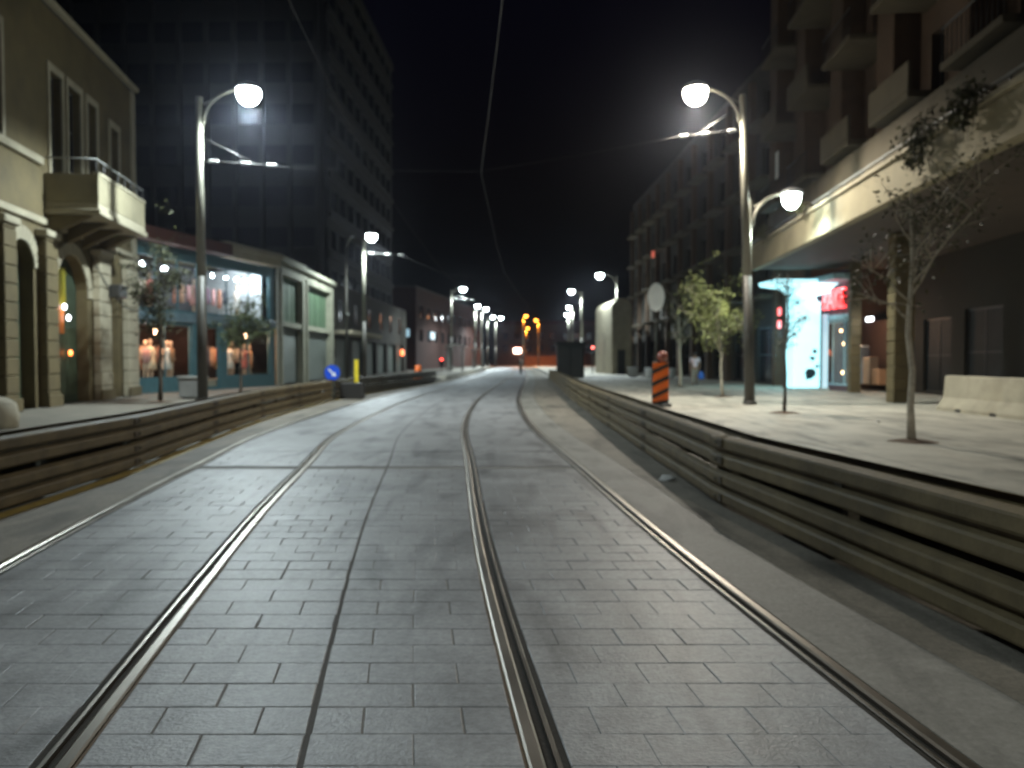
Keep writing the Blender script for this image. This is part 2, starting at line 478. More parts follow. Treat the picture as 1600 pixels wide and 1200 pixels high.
# ------------------------------------------------------------------ guardrails (double W beams)
WP = [(0.0, 0.165), (0.03, 0.163), (0.076, 0.142), (0.083, 0.125), (0.083, 0.05), (0.07, 0.03), (0.008, 0.012), (0.008, -0.012),
      (0.07, -0.03), (0.083, -0.05), (0.083, -0.125), (0.076, -0.142), (0.03, -0.163), (0.0, -0.165)]
def guardrail(fx, joints, side, label, m, posts_m, beams=(0.575, 0.20), lean=0.0):
    # side: +1 when the road lies towards +x of the rail
    y0 = joints[0]
    root = tag(empty('guardrail', (fx(y0), y0, 0)), label, 'guardrail', 'steel guardrails along the tracks')
    ox, oy = fx(y0), y0
    for i in range(len(joints) - 1):
        a, b = joints[i], joints[i + 1] + 0.3
        ya_, yb_ = a, joints[i + 1]
        def fc(y, ya_=ya_, yb_=yb_):
            return fx(ya_) + (fx(yb_) - fx(ya_)) * (y - ya_) / (yb_ - ya_)
        for zc, back in [(z_, b_) for z_ in beams for b_ in (0, 1)]:
            n = 6; rows = []; bs_ = -1 if back else 1; bo_ = -0.22 if back else 0.0
            dz0, dz1 = random.uniform(-0.012, 0.012), random.uniform(-0.012, 0.012)
            lap = 0.004 * (i % 2)
            dent = random.uniform(-0.02, 0.015)
            for q in range(n + 1):
                y = a + (b - a) * q / n
                t = tang(fc, y); nx, ny = t.y * side, -t.x * side
                s = math.sin(math.pi * q / n) * dent
                dz = dz0 + (dz1 - dz0) * q / n
                outer = [(fc(y) + nx * (bo_ + bs_ * (d + lap + s)) - ox, y + ny * (bo_ + bs_ * (d + lap + s)) - oy, zc + z + dz) for d, z in WP]
                inner = [(fc(y) + nx * (bo_ + bs_ * (d + lap + s - 0.0035)) - ox, y + ny * (bo_ + bs_ * (d + lap + s - 0.0035)) - oy, zc + z + dz) for d, z in reversed(WP)]
                rows.append(outer + inner)
            mb = MB(); mb.rings(rows)
            mb.build('upper_beam' if zc > 0.4 else 'lower_beam', m, root)
        for y in ([a + 0.15, (a + b) / 2] if b - a > 3 else [a + 0.15]):
            t = tang(fc, y)
            p = MB(); h = 0.70
            c = Vector((fc(y) - ox, y - oy, 0)) - Vector((t.y * side, -t.x * side, 0)) * 0.11
            p.bbox(c.x - 0.05, c.x + 0.05, c.y - 0.06, c.y + 0.06, -0.05, h, 0.008)
            po = p.build('post', posts_m, root)
            cc = Vector((fc(y) - ox, y - oy, 0)) - Vector((t.y * side, -t.x * side, 0)) * 0.03
            for zc in beams:
                bl = MB(); bl.box(cc.x - 0.03, cc.x + 0.03, cc.y - 0.07, cc.y + 0.07, zc - 0.1, zc + 0.1)
                bl.build('spacer_block', posts_m, po)
        # rusty lap plates and bolts at each joint
        y = a + 0.12; t = tang(fc, y); nx, ny = t.y * side, -t.x * side
        for zc in beams:
            for dz in (-0.0875, 0.0875):
                pl_ = MB(); rows = []
                for yy in (a - 0.06, a + 0.26):
                    rows.append([(fc(yy) + nx * d - ox, yy + ny * d - oy, zc + dz + z) for d, z in ((0.084, -0.045), (0.096, -0.035), (0.096, 0.035), (0.084, 0.045))])
                pl_.rings(rows); po_ = pl_.build('lap_plate', GALVR, root)
                bo = MB(); q = Vector((fc(y) + nx * 0.096 - ox, y + ny * 0.096 - oy, zc + dz))
                bo.tube([q, q + Vector((nx, ny, 0)) * 0.02], [0.022, 0.016], 6, False)
                bo.build('bolt', posts_m, po_)
    return root
guardrail(xRB, [-1.0, 3.5, 8.0, 12.5, 17, 21.5, 26, 30.5, 35, 39.5, 44, 48.5, 53, 57.5, 62], -1,
          'weathered double-beam steel guardrail between right track and bright pavement', GALV, GALVD)
guardrail(xLB, [1.9, 6.4, 10.8, 15.2, 19.7, 24.2, 29.0], 1,
          'weathered double-beam steel guardrail in front of the old stone building', GALV, GALVD)
guardrail(xLB, [29.8, 33.5, 37.5, 41.5, 45.5, 49.5, 54.0], 1,
          'dark low guardrail beyond the round blue sign, curving right', GALVD, GALVD)

# ------------------------------------------------------------------ street lamps
def street_lamp(x, y, label, h=9.4, arm=(1.5, 0.0), power=3000, col=COOL, tilt=0.0, bracket=None, z0=0.12, light_on=True, estr=50.0, group='street lamps along the tram line', r=0.14, drop=0.62, bowl=0.35, spot=162):
    root = tag(empty('street_lamp', (x, y, z0), ry=tilt), label, 'street lamp', group)
    p = MB(); p.tube([(0, 0, 0), (0, 0, h * 0.42)], [r * 1.12, r], 14)
    p.lathe([(r * 1.5, 0.0), (r * 1.5, 0.05), (r * 1.2, 0.12)], 14)
    p.build('pole_base', POLED, root)
    p = MB(); p.tube([(0, 0, h * 0.42), (0, 0, h)], [r * 0.99, r * 0.72], 14)
    p.lathe([(r * 0.74, h), (r * 0.74, h + 0.04), (0.01, h + 0.07)], 14)
    p.build('pole', POLEM, root)
    ax, ay = arm
    d = Vector((ax, ay, 0)); L = d.length; u = d.normalized()
    pts = []
    for k in range(9):
        a = k / 8
        pts.append(u * (0.12 + (L - 0.35) * (1 - math.cos(a * math.pi / 2)) ) + Vector((0, 0, h - 0.75 + 1.0 * math.sin(a * math.pi / 2))))
    am = MB(); am.tube(pts, [0.055 - 0.015 * k / 8 for k in range(9)], 8)
    am.tube([Vector((0, 0, h - 0.75)), u * 0.16 + Vector((0, 0, h - 0.75))], 0.045, 8)
    am.tube([Vector((0, 0, h - 0.25)), pts[5]], 0.022, 6)
    am.build('arm', POLEM, root)
    hz = h + 0.25
    hc = u * (L - 0.05)
    hd = MB()
    hd.lathe([(0.03, 0.2), (0.16, 0.17), (0.3, 0.1), (0.38, 0.02), (0.37, -0.02)], 16, (hc.x, hc.y, hz))
    hm = hd.build('lamp_head', ARMM, root)
    gl = MB(); b = bowl  # bowl enlarged and rounded, lamp glow built into its shape
    gl.lathe([(b, -0.025), (b * 1.04, -0.12), (b * 0.97, -0.25), (b * 0.78, -0.38), (b * 0.45, -0.47), (0.02, -0.5)], 16, (hc.x, hc.y, hz))
    if light_on:
        key = 'lamp_glass_%d_%d_%d_%d' % (estr, col[0] * 99, col[1] * 99, col[2] * 99)
        gl.build('lamp_bowl', emit(key, col, estr), hm)
        light('lamp_light', 'SPOT', (hc.x, hc.y, hz - 0.58), power, col, root, 0.15, spot, blend=0.4)
    if bracket:
        bz, bl_, bdir = bracket
        br = MB(); dz = 0.05
        br.tube([(0, 0, bz), (bdir[0] * bl_, bdir[1] * bl_, bz - 0.15)], 0.024, 8)
        br.tube([(0, 0, bz + 0.75), (bdir[0] * bl_ * 0.75, bdir[1] * bl_ * 0.75, bz - 0.1)], 0.015, 6)
        bo = br.build('catenary_bracket', WIREM, root)
        for q in (0.12, 0.55, 0.9):
            ins = MB(); c0 = Vector((bdir[0] * bl_ * q, bdir[1] * bl_ * q, bz - 0.15 * q)); c1 = Vector((bdir[0] * bl_ * (q + 0.13), bdir[1] * bl_ * (q + 0.13), bz - 0.15 * (q + 0.13)))
            ins.tube([c0 + (c1 - c0) * k / 8 for k in range(9)], [0.06 if k % 2 else 0.045 for k in range(9)], 8)
            ins.build('insulator', INSUL, bo)
    return root

P1 = 5000
street_lamp(-9.6, 24.7, 'tall street lamp nearest on the left, beside the teal shop', arm=(1.6, -0.1), power=P1, bracket=(7.5, 2.3, (1, 0)), tilt=0.0)
street_lamp(7.33, 24.5, 'tall street lamp nearest on the right pavement, leaning slightly', arm=(-1.5, -0.1), power=P1 * 0.75, col=WARM, tilt=R(-1.9), bracket=(8.4, 1.9, (-1, 0)))
street_lamp(-10.0, 54, 'second street lamp on the left, beside the blue sign', arm=(0.75, -1.2), power=P1, bracket=(8.6, 2.6, (1, 0)))
street_lamp(7.58, 25.6, 'shorter street lamp behind the nearest right one, arm towards the gallery', h=6.45, arm=(1.42, 0.1), power=P1 * 0.13, col=GREENISH, r=0.1, bowl=0.28)
street_lamp(-7.0, 92, 'third street lamp on the left, near the tram shelter', arm=(1.4, 0), power=P1, bracket=(8.4, 2.6, (1, 0)))
street_lamp(-5.6, 122, 'fourth street lamp on the left', arm=(0.4, -1), power=P1)
street_lamp(-4.9, 128, 'fifth street lamp on the left, right of the fourth', arm=(0.8, 0), power=P1)
street_lamp(-4.7, 152, 'sixth street lamp on the left', arm=(1.1, 0), power=P1)
street_lamp(-3.2, 155, 'farthest white street lamp on the left', arm=(1.1, 0), power=P1)
street_lamp(10.1, 77, 'third street lamp on the right, before the pale stone pavilion', arm=(-1.7, 0), power=P1, r=0.11)
street_lamp(8.3, 95, 'street lamp right of the far dark kiosk', arm=(-1.3, 0), power=P1, r=0.2)
street_lamp(9.4, 124, 'far street lamp on the right, middle of three stacked lights', arm=(-0.6, 0), power=P1)
street_lamp(10.2, 144, 'farthest street lamp on the right, lowest of three stacked lights', arm=(-0.4, 0), power=P1)
street_lamp(15.6, 92, 'small street lamp beside the dark block right of the pavilion', h=7.2, arm=(-0.6, 0), power=P1 * 0.5, col=GREENISH)
street_lamp(2.3, 163, 'orange street lamp far down the street, upper left one', h=10.2, arm=(0.6, 0), power=P1 * 0.9, col=SODIUM, estr=15)
street_lamp(5.6, 168, 'orange street lamp far down the street, rightmost one', h=9.6, arm=(-0.6, 0), power=P1 * 0.9, col=SODIUM, estr=15)
street_lamp(3.4, 195, 'orange street lamp far down the street, lowest one', h=9.0, arm=(0.5, 0), power=P1 * 0.9, col=SODIUM, estr=15)

street_lamp(-8.6, -4.5, 'street lamp behind the viewer on the left', arm=(1.6, 0), power=P1 * 0.45)
street_lamp(6.9, -4.5, 'street lamp behind the viewer on the right', arm=(-1.5, 0), power=P1 * 0.3, col=WARM)
# slim unlit mast left of the second lamp
ms = tag(empty('lamp_mast', (-11.6, 56, 0.12)), 'slim unlit mast left of the second left lamp', 'mast')
m_ = MB(); m_.tube([(0, 0, 0), (0, 0, 9.3)], [0.13, 0.09], 10); m_.build('pole', POLED, ms)
m_ = MB(); m_.tube([(0, 0, 9.2), (0.3, -0.2, 9.8), (0.45, -0.3, 9.9)], 0.05, 8); m_.build('arm', POLEM, ms)
m_ = MB(); m_.lathe([(0.02, 0.1), (0.2, 0.04), (0.2, -0.04), (0.02, -0.08)], 10, (0.5, -0.35, 9.9)); m_.build('lamp_head', ARMM, ms)
m_ = MB(); m_.tube([(0, 0, 4.6), (0.1, -0.3, 4.6), (0.25, -0.5, 4.5)], 0.06, 8); m_.build('bracket', INSUL, ms)

# ------------------------------------------------------------------ overhead wires
def wire(pts, label, r=0.012, name='overhead_wire', parent=None):
    # catenary between given points
    out = []
    for i in range(len(pts) - 1):
        a, b = Vector(pts[i]), Vector(pts[i + 1]); n = 8
        for k in range(n):
            t = k / n
            p = a.lerp(b, t); p.z -= 4 * t * (1 - t) * (b - a).length * 0.006
            out.append(p)
    out.append(Vector(pts[-1]))
    m_ = MB(); m_.tube(out, r, 6)
    return tag(m_.build(name, WIREM), label, 'wire')
wire([(0.9, -4, 6.9), (-0.95, 24.7, 7.25), (-0.5, 50, 7.0), (1.6, 80, 7.0), (2.0, 125, 7.0)], 'overhead contact wire bending above the right hand track', 0.009)
wire([(-2.2, -4, 6.9), (-4.3, 24.7, 7.3), (-4.3, 54, 7.1), (-2.9, 92, 7.1)], 'overhead contact wire above the left hand track', 0.006)
wire([(-7.4, 24.7, 7.45), (-4.3, 24.7, 7.35), (-0.95, 24.7, 7.3), (5.3, 24.5, 8.35)], 'cross-span wire between the two nearest tall lamps', 0.005)
wire([(-7.4, 54, 8.5), (-4.3, 54, 7.2), (-0.4, 54, 7.1)], 'cross-span wire at the second left lamp', 0.012)

# ------------------------------------------------------------------ trees
def tree(x, y, h, crown_c, crown_r, n_, label, leaf, bark, r=0.06, limbs=None, z0=0.12, pit=True, seed=1, sparse=0.5, leaf_s=0.09, group='young street trees', vol=True):
    rnd = random.Random(seed); n = int(n_ * 1.15); leaf_s *= 1.2
    root = tag(empty('tree', (x, y, z0)), label, 'tree', group)
    t = MB()
    top = Vector((crown_c[0] * 0.6, crown_c[1] * 0.6, h))
    pts = [Vector((0, 0, 0)).lerp(top, k / 7) + Vector((rnd.uniform(-1, 1), rnd.uniform(-1, 1), 0)) * 0.035 * (k > 0) for k in range(8)]
    pts[0].z = -0.05
    t.tube(pts, [r * (1.25 if k == 0 else 1 - 0.65 * k / 7) for k in range(8)], 8)
    tips = []
    specs = list(limbs or [])
    for k in range(11 - len(specs)):
        f = rnd.uniform(0.42, 0.95)
        a = rnd.uniform(0, 6.28); el = rnd.uniform(0.4, 1.1); L = crown_r[0] * rnd.uniform(0.6, 1.1)
        specs.append((f, (math.cos(a) * math.cos(el) * L, math.sin(a) * math.cos(el) * L, math.sin(el) * L)))
    for f, d in specs:
        i = min(6, int(f * 7)); base = pts[i].lerp(pts[i + 1], f * 7 - i); d = Vector(d)
        mid = base + d * 0.5 + Vector((rnd.uniform(-1, 1), rnd.uniform(-1, 1), rnd.uniform(-0.5, 0.3))) * 0.12
        rr = r * (1 - 0.6 * f) * 0.55
        t.tube([base, base.lerp(mid, 0.5) + Vector((0, 0, -0.03)), mid, base + d], [rr, rr * 0.8, rr * 0.6, rr * 0.25], 6)
        tips += [base + d, mid]
        for _ in range(6):
            s0 = base.lerp(base + d, rnd.uniform(0.35, 0.9))
            s1 = s0 + Vector((rnd.uniform(-1, 1), rnd.uniform(-1, 1), rnd.uniform(-0.2, 0.9))) * crown_r[0] * 0.35
            t.tube([s0, s0.lerp(s1, 0.5) + Vector((0, 0, 0.03)), s1], [rr * 0.4, rr * 0.3, rr * 0.15], 5)
            tips += [s1, s0.lerp(s1, 0.6), s1]
    t.build('trunk', bark, root)
    c = MB(); C = Vector(crown_c)
    centres = []
    for _ in range(14 if vol else 0):
        while True:
            q = Vector((rnd.uniform(-1, 1), rnd.uniform(-1, 1), rnd.uniform(-1, 1)))
            if q.length < 1: break
        centres.append(C + Vector((q.x * crown_r[0], q.y * crown_r[0], q.z * crown_r[1])))
    centres += tips
    for _ in range(n):
        b = rnd.choice(centres)
        p = b + Vector((rnd.gauss(0, 1), rnd.gauss(0, 1), rnd.gauss(0, 1))) * crown_r[0] * (0.12 if vol else 0.065)
        a = Vector((rnd.uniform(-1, 1), rnd.uniform(-1, 1), rnd.uniform(-0.7, 0.4))).normalized()
        w = a.cross(Vector((rnd.uniform(-1, 1), rnd.uniform(-1, 1), 1))).normalized()
        s = leaf_s * rnd.uniform(0.6, 1.3)
        nn = a.cross(w) * s * 0.18
        c.add([p, p + a * s + w * s * 0.42 + nn, p + a * s * 2.1, p + a * s - w * s * 0.42 + nn], [(0, 1, 2), (0, 2, 3)])
    c.build('crown', leaf, root, fix=False)
    if pit:
        sp = MB(); ring = []
        for k in range(14):
            a = 2 * math.pi * k / 14; rr = 0.42 * rnd.uniform(0.8, 1.1)
            ring.append((math.cos(a) * rr, math.sin(a) * rr))
        sp.rings([[(x_, y_, 0.004) for x_, y_ in ring], [(x_ * 0.6, y_ * 0.6, 0.03) for x_, y_ in ring], [(x_ * 0.1, y_ * 0.1, 0.05) for x_, y_ in ring]])
        sp.build('soil_patch', SOIL, root)
    return root
tree(6.74, 13.4, 4.2, (0.0, 0.3, 4.2), (1.7, 1.4), 1000, 'slender young tree with forked pale trunk, nearest on right pavement', LEAFO, BARK, 0.065,
     limbs=[(0.56, (-0.95, 0.1, 0.75)), (0.49, (-0.75, 0.2, 0.45)), (0.62, (0.5, 0.1, 1.0)), (0.7, (0.2, -0.2, 1.0)), (0.8, (-0.3, 0.2, 0.8))], seed=3, leaf_s=0.044, vol=False)
tree(7.05, 20.6, 3.6, (0.1, 0, 3.9), (0.7, 0.6), 420, 'thin dark-stemmed sapling in front of the glowing cyan column', LEAFO, BARKD, 0.045, seed=5, leaf_s=0.035, vol=False)
tree(7.85, 29.6, 3.6, (-0.4, 0, 4.0), (1.5, 1.25), 1700, 'leafy lit tree left of the nearest right lamp pole', LEAFY, BARK, 0.06, seed=8, leaf_s=0.07)
tree(8.55, 40.5, 4.2, (-0.1, 0, 4.4), (1.5, 1.2), 900, 'thinly leaved tree beside the walking person', LEAFO, BARK, 0.09, seed=11, leaf_s=0.06, vol=False)
tree(-11.5, 26.0, 4.4, (0.1, 0, 4.6), (1.25, 1.9), 1900, 'leafy dark tree left of the nearest left lamp', LEAFO, BARKD, 0.07, seed=14, leaf_s=0.06)
tree(-10.35, 30.3, 3.2, (0.1, 0, 3.7), (1.1, 0.8), 1500, 'small tree right of the nearest left lamp, before the shop', LEAF, BARKD, 0.06, seed=17, leaf_s=0.06)

# ------------------------------------------------------------------ facade helpers (local x along the facade, -y towards the street)
def wall(mb, u0, u1, z0, z1, openings=(), y=0.0, depth=0.3, rev=True):
    us = sorted({u0, u1, *[o[0] for o in openings], *[o[1] for o in openings]})
    zs = sorted({z0, z1, *[o[2] for o in openings], *[o[3] for o in openings]})
    for i in range(len(us) - 1):
        for k in range(len(zs) - 1):
            cu, cz = (us[i] + us[i + 1]) / 2, (zs[k] + zs[k + 1]) / 2
            if any(o[0] < cu < o[1] and o[2] < cz < o[3] for o in openings):
                continue
            mb.quad((us[i], y, zs[k]), (us[i + 1], y, zs[k]), (us[i + 1], y, zs[k + 1]), (us[i], y, zs[k + 1]))
    if rev:
        for a, b, c, d in [o[:4] for o in openings]:
            mb.quad((a, y, c), (a, y, d), (a, y + depth, d), (a, y + depth, c))
            mb.quad((b, y, d), (b, y, c), (b, y + depth, c), (b, y + depth, d))
            mb.quad((a, y, d), (b, y, d), (b, y + depth, d), (a, y + depth, d))
            mb.quad((b, y, c), (a, y, c), (a, y + depth, c), (b, y + depth, c))
    return mb

def window(parent, u0, u1, z0, z1, y=0.2, fm=None, pm=None, nu=2, nz=1, bar=0.07, name='window'):
    fm = fm or FRAMED; pm = pm or GLASSD
    f = MB(); e = 0.002
    f.box(u0 + e, u0 + bar, y, y + 0.06, z0 + e, z1 - e); f.box(u1 - bar, u1 - e, y, y + 0.06, z0 + e, z1 - e)
    f.box(u0 + bar, u1 - bar, y, y + 0.06, z0 + e, z0 + bar); f.box(u0 + bar, u1 - bar, y, y + 0.06, z1 - bar, z1 - e)
    for k in range(1, nu):
        c = u0 + (u1 - u0) * k / nu
        f.box(c - bar * 0.4, c + bar * 0.4, y + 0.003, y + 0.055, z0 + bar, z1 - bar)
    for k in range(1, nz):
        c = z0 + (z1 - z0) * k / nz
        f.box(u0 + bar, u1 - bar, y + 0.006, y + 0.05, c - bar * 0.4, c + bar * 0.4)
    o = f.build(name, fm, parent, fix=False)
    p = MB(); p.box(u0 + bar * 0.5, u1 - bar * 0.5, y + 0.025, y + 0.035, z0 + bar * 0.5, z1 - bar * 0.5)
    p.build('pane', pm, o)
    return o

def shell(parent, u0, u1, y0, y1, z0, z1, m, name='body'):
    # closed back box standing behind the facade skin
    b = MB(); b.box(u0, u1, y0, y1, z0, z1)
    return b.build(name, m, parent)

def facade_root(name, p0, p1, label, z=0.12):
    d = Vector((p1[0] - p0[0], p1[1] - p0[1]))
    root = tag(empty(name, (p0[0], p0[1], z), math.atan2(d.y, d.x)), label, 'building')
    return root, d.length

def part(parent, name, m, *boxes, bev=0.0):
    b = MB()
    for q in boxes:
        if bev: b.bbox(*q, bev)
        else: b.box(*q)
    return b.build(name, m, parent, fix=False if not bev else True)

# ---- old stone building on the left
A, AL = facade_root('stone_building', (-12.6, 16), (-14.9, 31.7), 'old two-storey limestone building with balcony at the left edge')
ZT = 11.8
upw = [(4.0, 5.0, 7.3, 10.1), (8.0, 8.85, 6.15, 10.0), (9.35, 10.35, 6.15, 10.0), (10.95, 11.75, 6.15, 10.0), (13.1, 13.95, 7.3, 9.8), (1.2, 2.2, 7.3, 10.1)]
doors = [(2.6, 4.3, 0.0, 4.6), (5.3, 6.75, 0.0, 4.7), (8.15, 10.75, 0.0, 4.7), (12.55, 13.65, 0.0, 3.9)]
w = MB(); wall(w, 0, AL, 0, ZT, upw + doors, 0, 0.35)
w.quad((AL, 0, 0), (AL, 9, 0), (AL, 9, ZT), (AL, 0, ZT)); w.quad((0, 9, 0), (0, 0, 0), (0, 0, ZT), (0, 9, ZT))
w.build('wall', STONE, A, fix=False)
part(A, 'roof', ROOFM, (0.0, AL, 0.0, 9, ZT, ZT + 0.1))
part(A, 'cornice', STONEW, (-0.1, AL + 0.14, -0.16, 0.2, ZT + 0.101, ZT + 0.3), bev=0.03)
part(A, 'corner_strip', STONEW, (AL - 0.5, AL + 0.03, -0.04, 0.0, 0.0, ZT - 0.002))
part(A, 'string_course', STONEW, (0, AL + 0.05, -0.1, 0.0, 5.3, 5.5), (0, 7.3, -0.12, 0.0, 7.0, 7.22), bev=0.02)
for u0, u1, z0, z1 in upw:
    wo = window(A, u0, u1, z0, z1, 0.22, nu=2, nz=3)
    s_ = MB(); j = 0.16
    s_.box(u0 - j, u0, -0.05, 0.0, z0 - 0.1, z1 + 0.22); s_.box(u1, u1 + j, -0.05, 0.0, z0 - 0.1, z1 + 0.22); s_.box(u0, u1, -0.05, 0, z1, z1 + 0.22)
    s_.build('surround', STONEW, wo, fix=False)
    if z0 > 7:
        part(wo, 'sill', STONEW, (u0 - 0.2, u1 + 0.2, -0.14, 0.0, z0 - 0.22, z0 - 0.101), bev=0.015)
# arched heads, doors
for i, (u0, u1, z0, z1) in enumerate(doors[:3]):
    c = (u0 + u1) / 2; rad = (u1 - u0) / 2
    ar = MB(); n = 14; zc = z1 - rad
    arc = [(c + rad * math.cos(math.pi * k / n), zc + rad * math.sin(math.pi * k / n)) for k in range(n + 1)]
    for k in range(n):
        (xa, za), (xb, zb) = arc[k], arc[k + 1]
        ar.rings([[(xa, 0.001, za), (xb, 0.001, zb), (xb, 0.001, z1), (xa, 0.001, z1)], [(xa, 0.34, za), (xb, 0.34, zb), (xb, 0.34, z1), (xa, 0.34, z1)]])
    ao = ar.build('arch', STONE, A, fix=False)
    for k in range(n):   # voussoirs proud of the wall
        a0, a1 = math.pi * (k + 0.06) / n, math.pi * (k + 0.94) / n
        v = MB(); q = [(c + rr * math.cos(a), zc + rr * math.sin(a)) for rr, a in ((rad, a0), (rad + 0.38, a0), (rad + 0.38, a1), (rad, a1))]
        v.prism(q, -0.05, 0.0)
        v.build('voussoir', STONEW, ao)
    d = MB(); d.box(u0, u1, 0.36, 0.42, z0, z1)
    do = d.build('door', mat('green_door', (0.035, 0.05, 0.03), 0.6), A)
    for k in range(3):
        a = u0 + 0.08 + (u1 - u0 - 0.16) * k / 3
        part(do, 'door_panel', mat('green_panel_door', (0.05, 0.065, 0.035), 0.5), (a + 0.04, a + (u1 - u0 - 0.16) / 3 - 0.04, 0.335, 0.36, 0.25, 2.4), bev=0.01)
part(A, 'side_door', mat('brown_door', (0.10, 0.055, 0.025), 0.6), (12.55, 13.65, 0.3, 0.36, 0, 3.9))
# pilasters with stone courses
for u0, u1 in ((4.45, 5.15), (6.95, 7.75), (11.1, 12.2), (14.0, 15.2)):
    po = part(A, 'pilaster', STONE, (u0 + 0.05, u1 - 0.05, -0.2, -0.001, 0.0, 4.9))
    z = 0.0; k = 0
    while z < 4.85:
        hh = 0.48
        part(po, 'stone_block', STONEW if u0 > 10 else STONE, (u0 + random.uniform(-0.01, 0.01), u1 + random.uniform(-0.01, 0.01), -0.27 - random.uniform(0, 0.02), -0.05, z + 0.01, min(4.9, z + hh - 0.012)), bev=0.018)  # right pilasters paler, the nearby lamp's brightness put into their stone
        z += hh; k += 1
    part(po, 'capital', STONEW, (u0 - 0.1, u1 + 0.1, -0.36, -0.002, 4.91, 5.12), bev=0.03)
    part(po, 'plinth', STONE, (u0 - 0.08, u1 + 0.08, -0.34, -0.28, 0.0, 0.35), bev=0.02)
# balcony
bx0, bx1, by = 7.55, 11.95, -1.5
bal = part(A, 'balcony', STONEW, (bx0, bx1, by, -0.002, 5.83, 6.02), bev=0.02)
part(bal, 'slab_moulding', STONEW, (bx0 - 0.05, bx1 + 0.05, by - 0.06, -0.003, 5.66, 5.825), bev=0.02)
part(bal, 'parapet', RENDER, (bx0, bx1, by, by + 0.12, 6.021, 6.85), bev=0.01)
part(bal, 'parapet', RENDER, (bx0, bx0 + 0.12, by + 0.121, -0.002, 6.021, 6.85), bev=0.01)
part(bal, 'parapet', RENDER, (bx1 - 0.12, bx1, by + 0.121, -0.002, 6.021, 6.85), bev=0.01)
part(bal, 'coping', STONEW, (bx0 - 0.03, bx1 + 0.03, by - 0.03, by + 0.15, 6.851, 6.92))
rl = MB(); rl.tube([(bx0, -0.05, 7.3), (bx0, by + 0.06, 7.3), (bx1, by + 0.06, 7.3), (bx1, -0.05, 7.3)], 0.025, 8)
rl.build('hand_rail', INSUL, bal)
for k in range(8):
    u = bx0 + 0.03 + (bx1 - bx0 - 0.06) * k / 7
    rb = MB(); rb.tube([(u, by + 0.06, 6.9), (u, by + 0.06, 7.3)], 0.012, 6); rb.build('baluster', ARMM, bal)
for u in (7.7, 9.1, 10.4, 11.7):
    cb = MB(); cb.rings([[(u - 0.14, y, z) for y, z in ((-0.003, 5.0), (-1.25, 5.64), (-0.003, 5.64))], [(u + 0.14, y, z) for y, z in ((-0.003, 5.0), (-1.25, 5.64), (-0.003, 5.64))]])
    cb.build('corbel', STONE, bal)
# awning wires / sign inside the arch
sg = part(A, 'shop_board', mat('olive_yellow_board', (0.32, 0.29, 0.03), 0.6), (8.6, 9.7, 0.27, 0.30, 3.1, 4.3), bev=0.01)
sg2 = part(A, 'shop_board', mat('orange_board', (0.55, 0.16, 0.02), 0.6), (8.5, 9.45, 0.24, 0.27, 2.2, 3.1), bev=0.01)
for u, z, c in ((9.35, 3.05, 'w'), (9.65, 2.72, 'w'), (9.75, 1.6, 'o')):
    lb = MB(); lb.lathe([(0.01, -0.09), (0.055, -0.05), (0.055, 0.05), (0.01, 0.09)], 8, (u, 0.18, z))
    lb.build('light_bulb', emit('white_bulb', (0.9, 0.95, 1), 12) if c == 'w' else emit('orange_bulb', (1, 0.22, 0.03), 8), A)
light('shop_light', 'POINT', (9.4, -0.1, 2.9), 9, (1, 0.75, 0.4), A, 0.1)
# cables drooping across the facade corner
cbl = MB()
for k in range(3):
    pts = []
    for q in range(9):
        t = q / 8
        pts.append((10.9 + 4.6 * t, -0.12 - 0.1 * k, 4.75 - 0.2 * k - 1.0 * t - 0.5 * math.sin(math.pi * t)))
    cbl.tube(pts, 0.018, 5)
cbl.build('cable', BLACKP, A)
bx = part(A, 'junction_box', FRAMED, (11.9, 12.7, -0.65, -0.29, 3.55, 4.0), bev=0.03)

# ---- teal shop
B, BL_ = facade_root('teal_shop', (-15.3, 31.2), (-12.5, 42), 'two-storey clothes shop with teal frames and lit windows')
lowB = [(0.95, 4.35, 0.55, 2.95), (6.95, 10.75, 0.55, 2.95), (4.95, 6.4, 0.05, 2.95)]
upB = [(0.7, 4.9, 3.45, 5.75), (5.2, 10.75, 3.45, 5.75)]
w = MB(); wall(w, 0, BL_, 0, 6.2, lowB + upB, 0, 0.18)
w.quad((0, 6, 0), (0, 0, 0), (0, 0, 6.2), (0, 6, 6.2))
w.build('wall', TEAL, B, fix=False)
for q in lowB:
    window(B, *q, 0.06, TEAL, CLEAR, nu=1 if q[1] - q[0] < 2 else 2, bar=0.1, name='shop_window')
for q in upB:
    window(B, *q, 0.06, TEAL, CLEAR, nu=3, bar=0.08, name='shop_window')
part(B, 'fascia', mat('pale_blue_fascia', (0.13, 0.19, 0.22), 0.5), (0.0, BL_, -0.1, -0.001, 3.0, 3.4), bev=0.02)
part(B, 'floor_slab', PLASTER, (0, BL_, 0.19, 4.0, 3.02, 3.38))
part(B, 'back_wall', mat('warm_back_wall', (0.05, 0.028, 0.022), 0.9), (0, BL_, 3.6, 3.7, 0, 3.0))
part(B, 'back_wall', mat('upper_back_wall', (0.13, 0.13, 0.15), 0.9), (0, BL_, 3.6, 3.7, 3.4, 6.1))
part(B, 'partition', mat('white_partition', (0.62, 0.66, 0.7), 0.8), (10.35, 10.55, 0.3, 3.5, 3.39, 6.0))
part(B, 'display_plinth', PLASTER, (0.9, 10.8, 0.25, 1.6, 0.0, 0.45))
part(B, 'roof', REDROOF, (-0.1, 6.5, -0.7, 6, 6.21, 6.75), bev=0.04)
part(B, 'roof', STONEW, (6.5, BL_ + 0.1, -0.35, 6, 6.22, 6.95), bev=0.04)
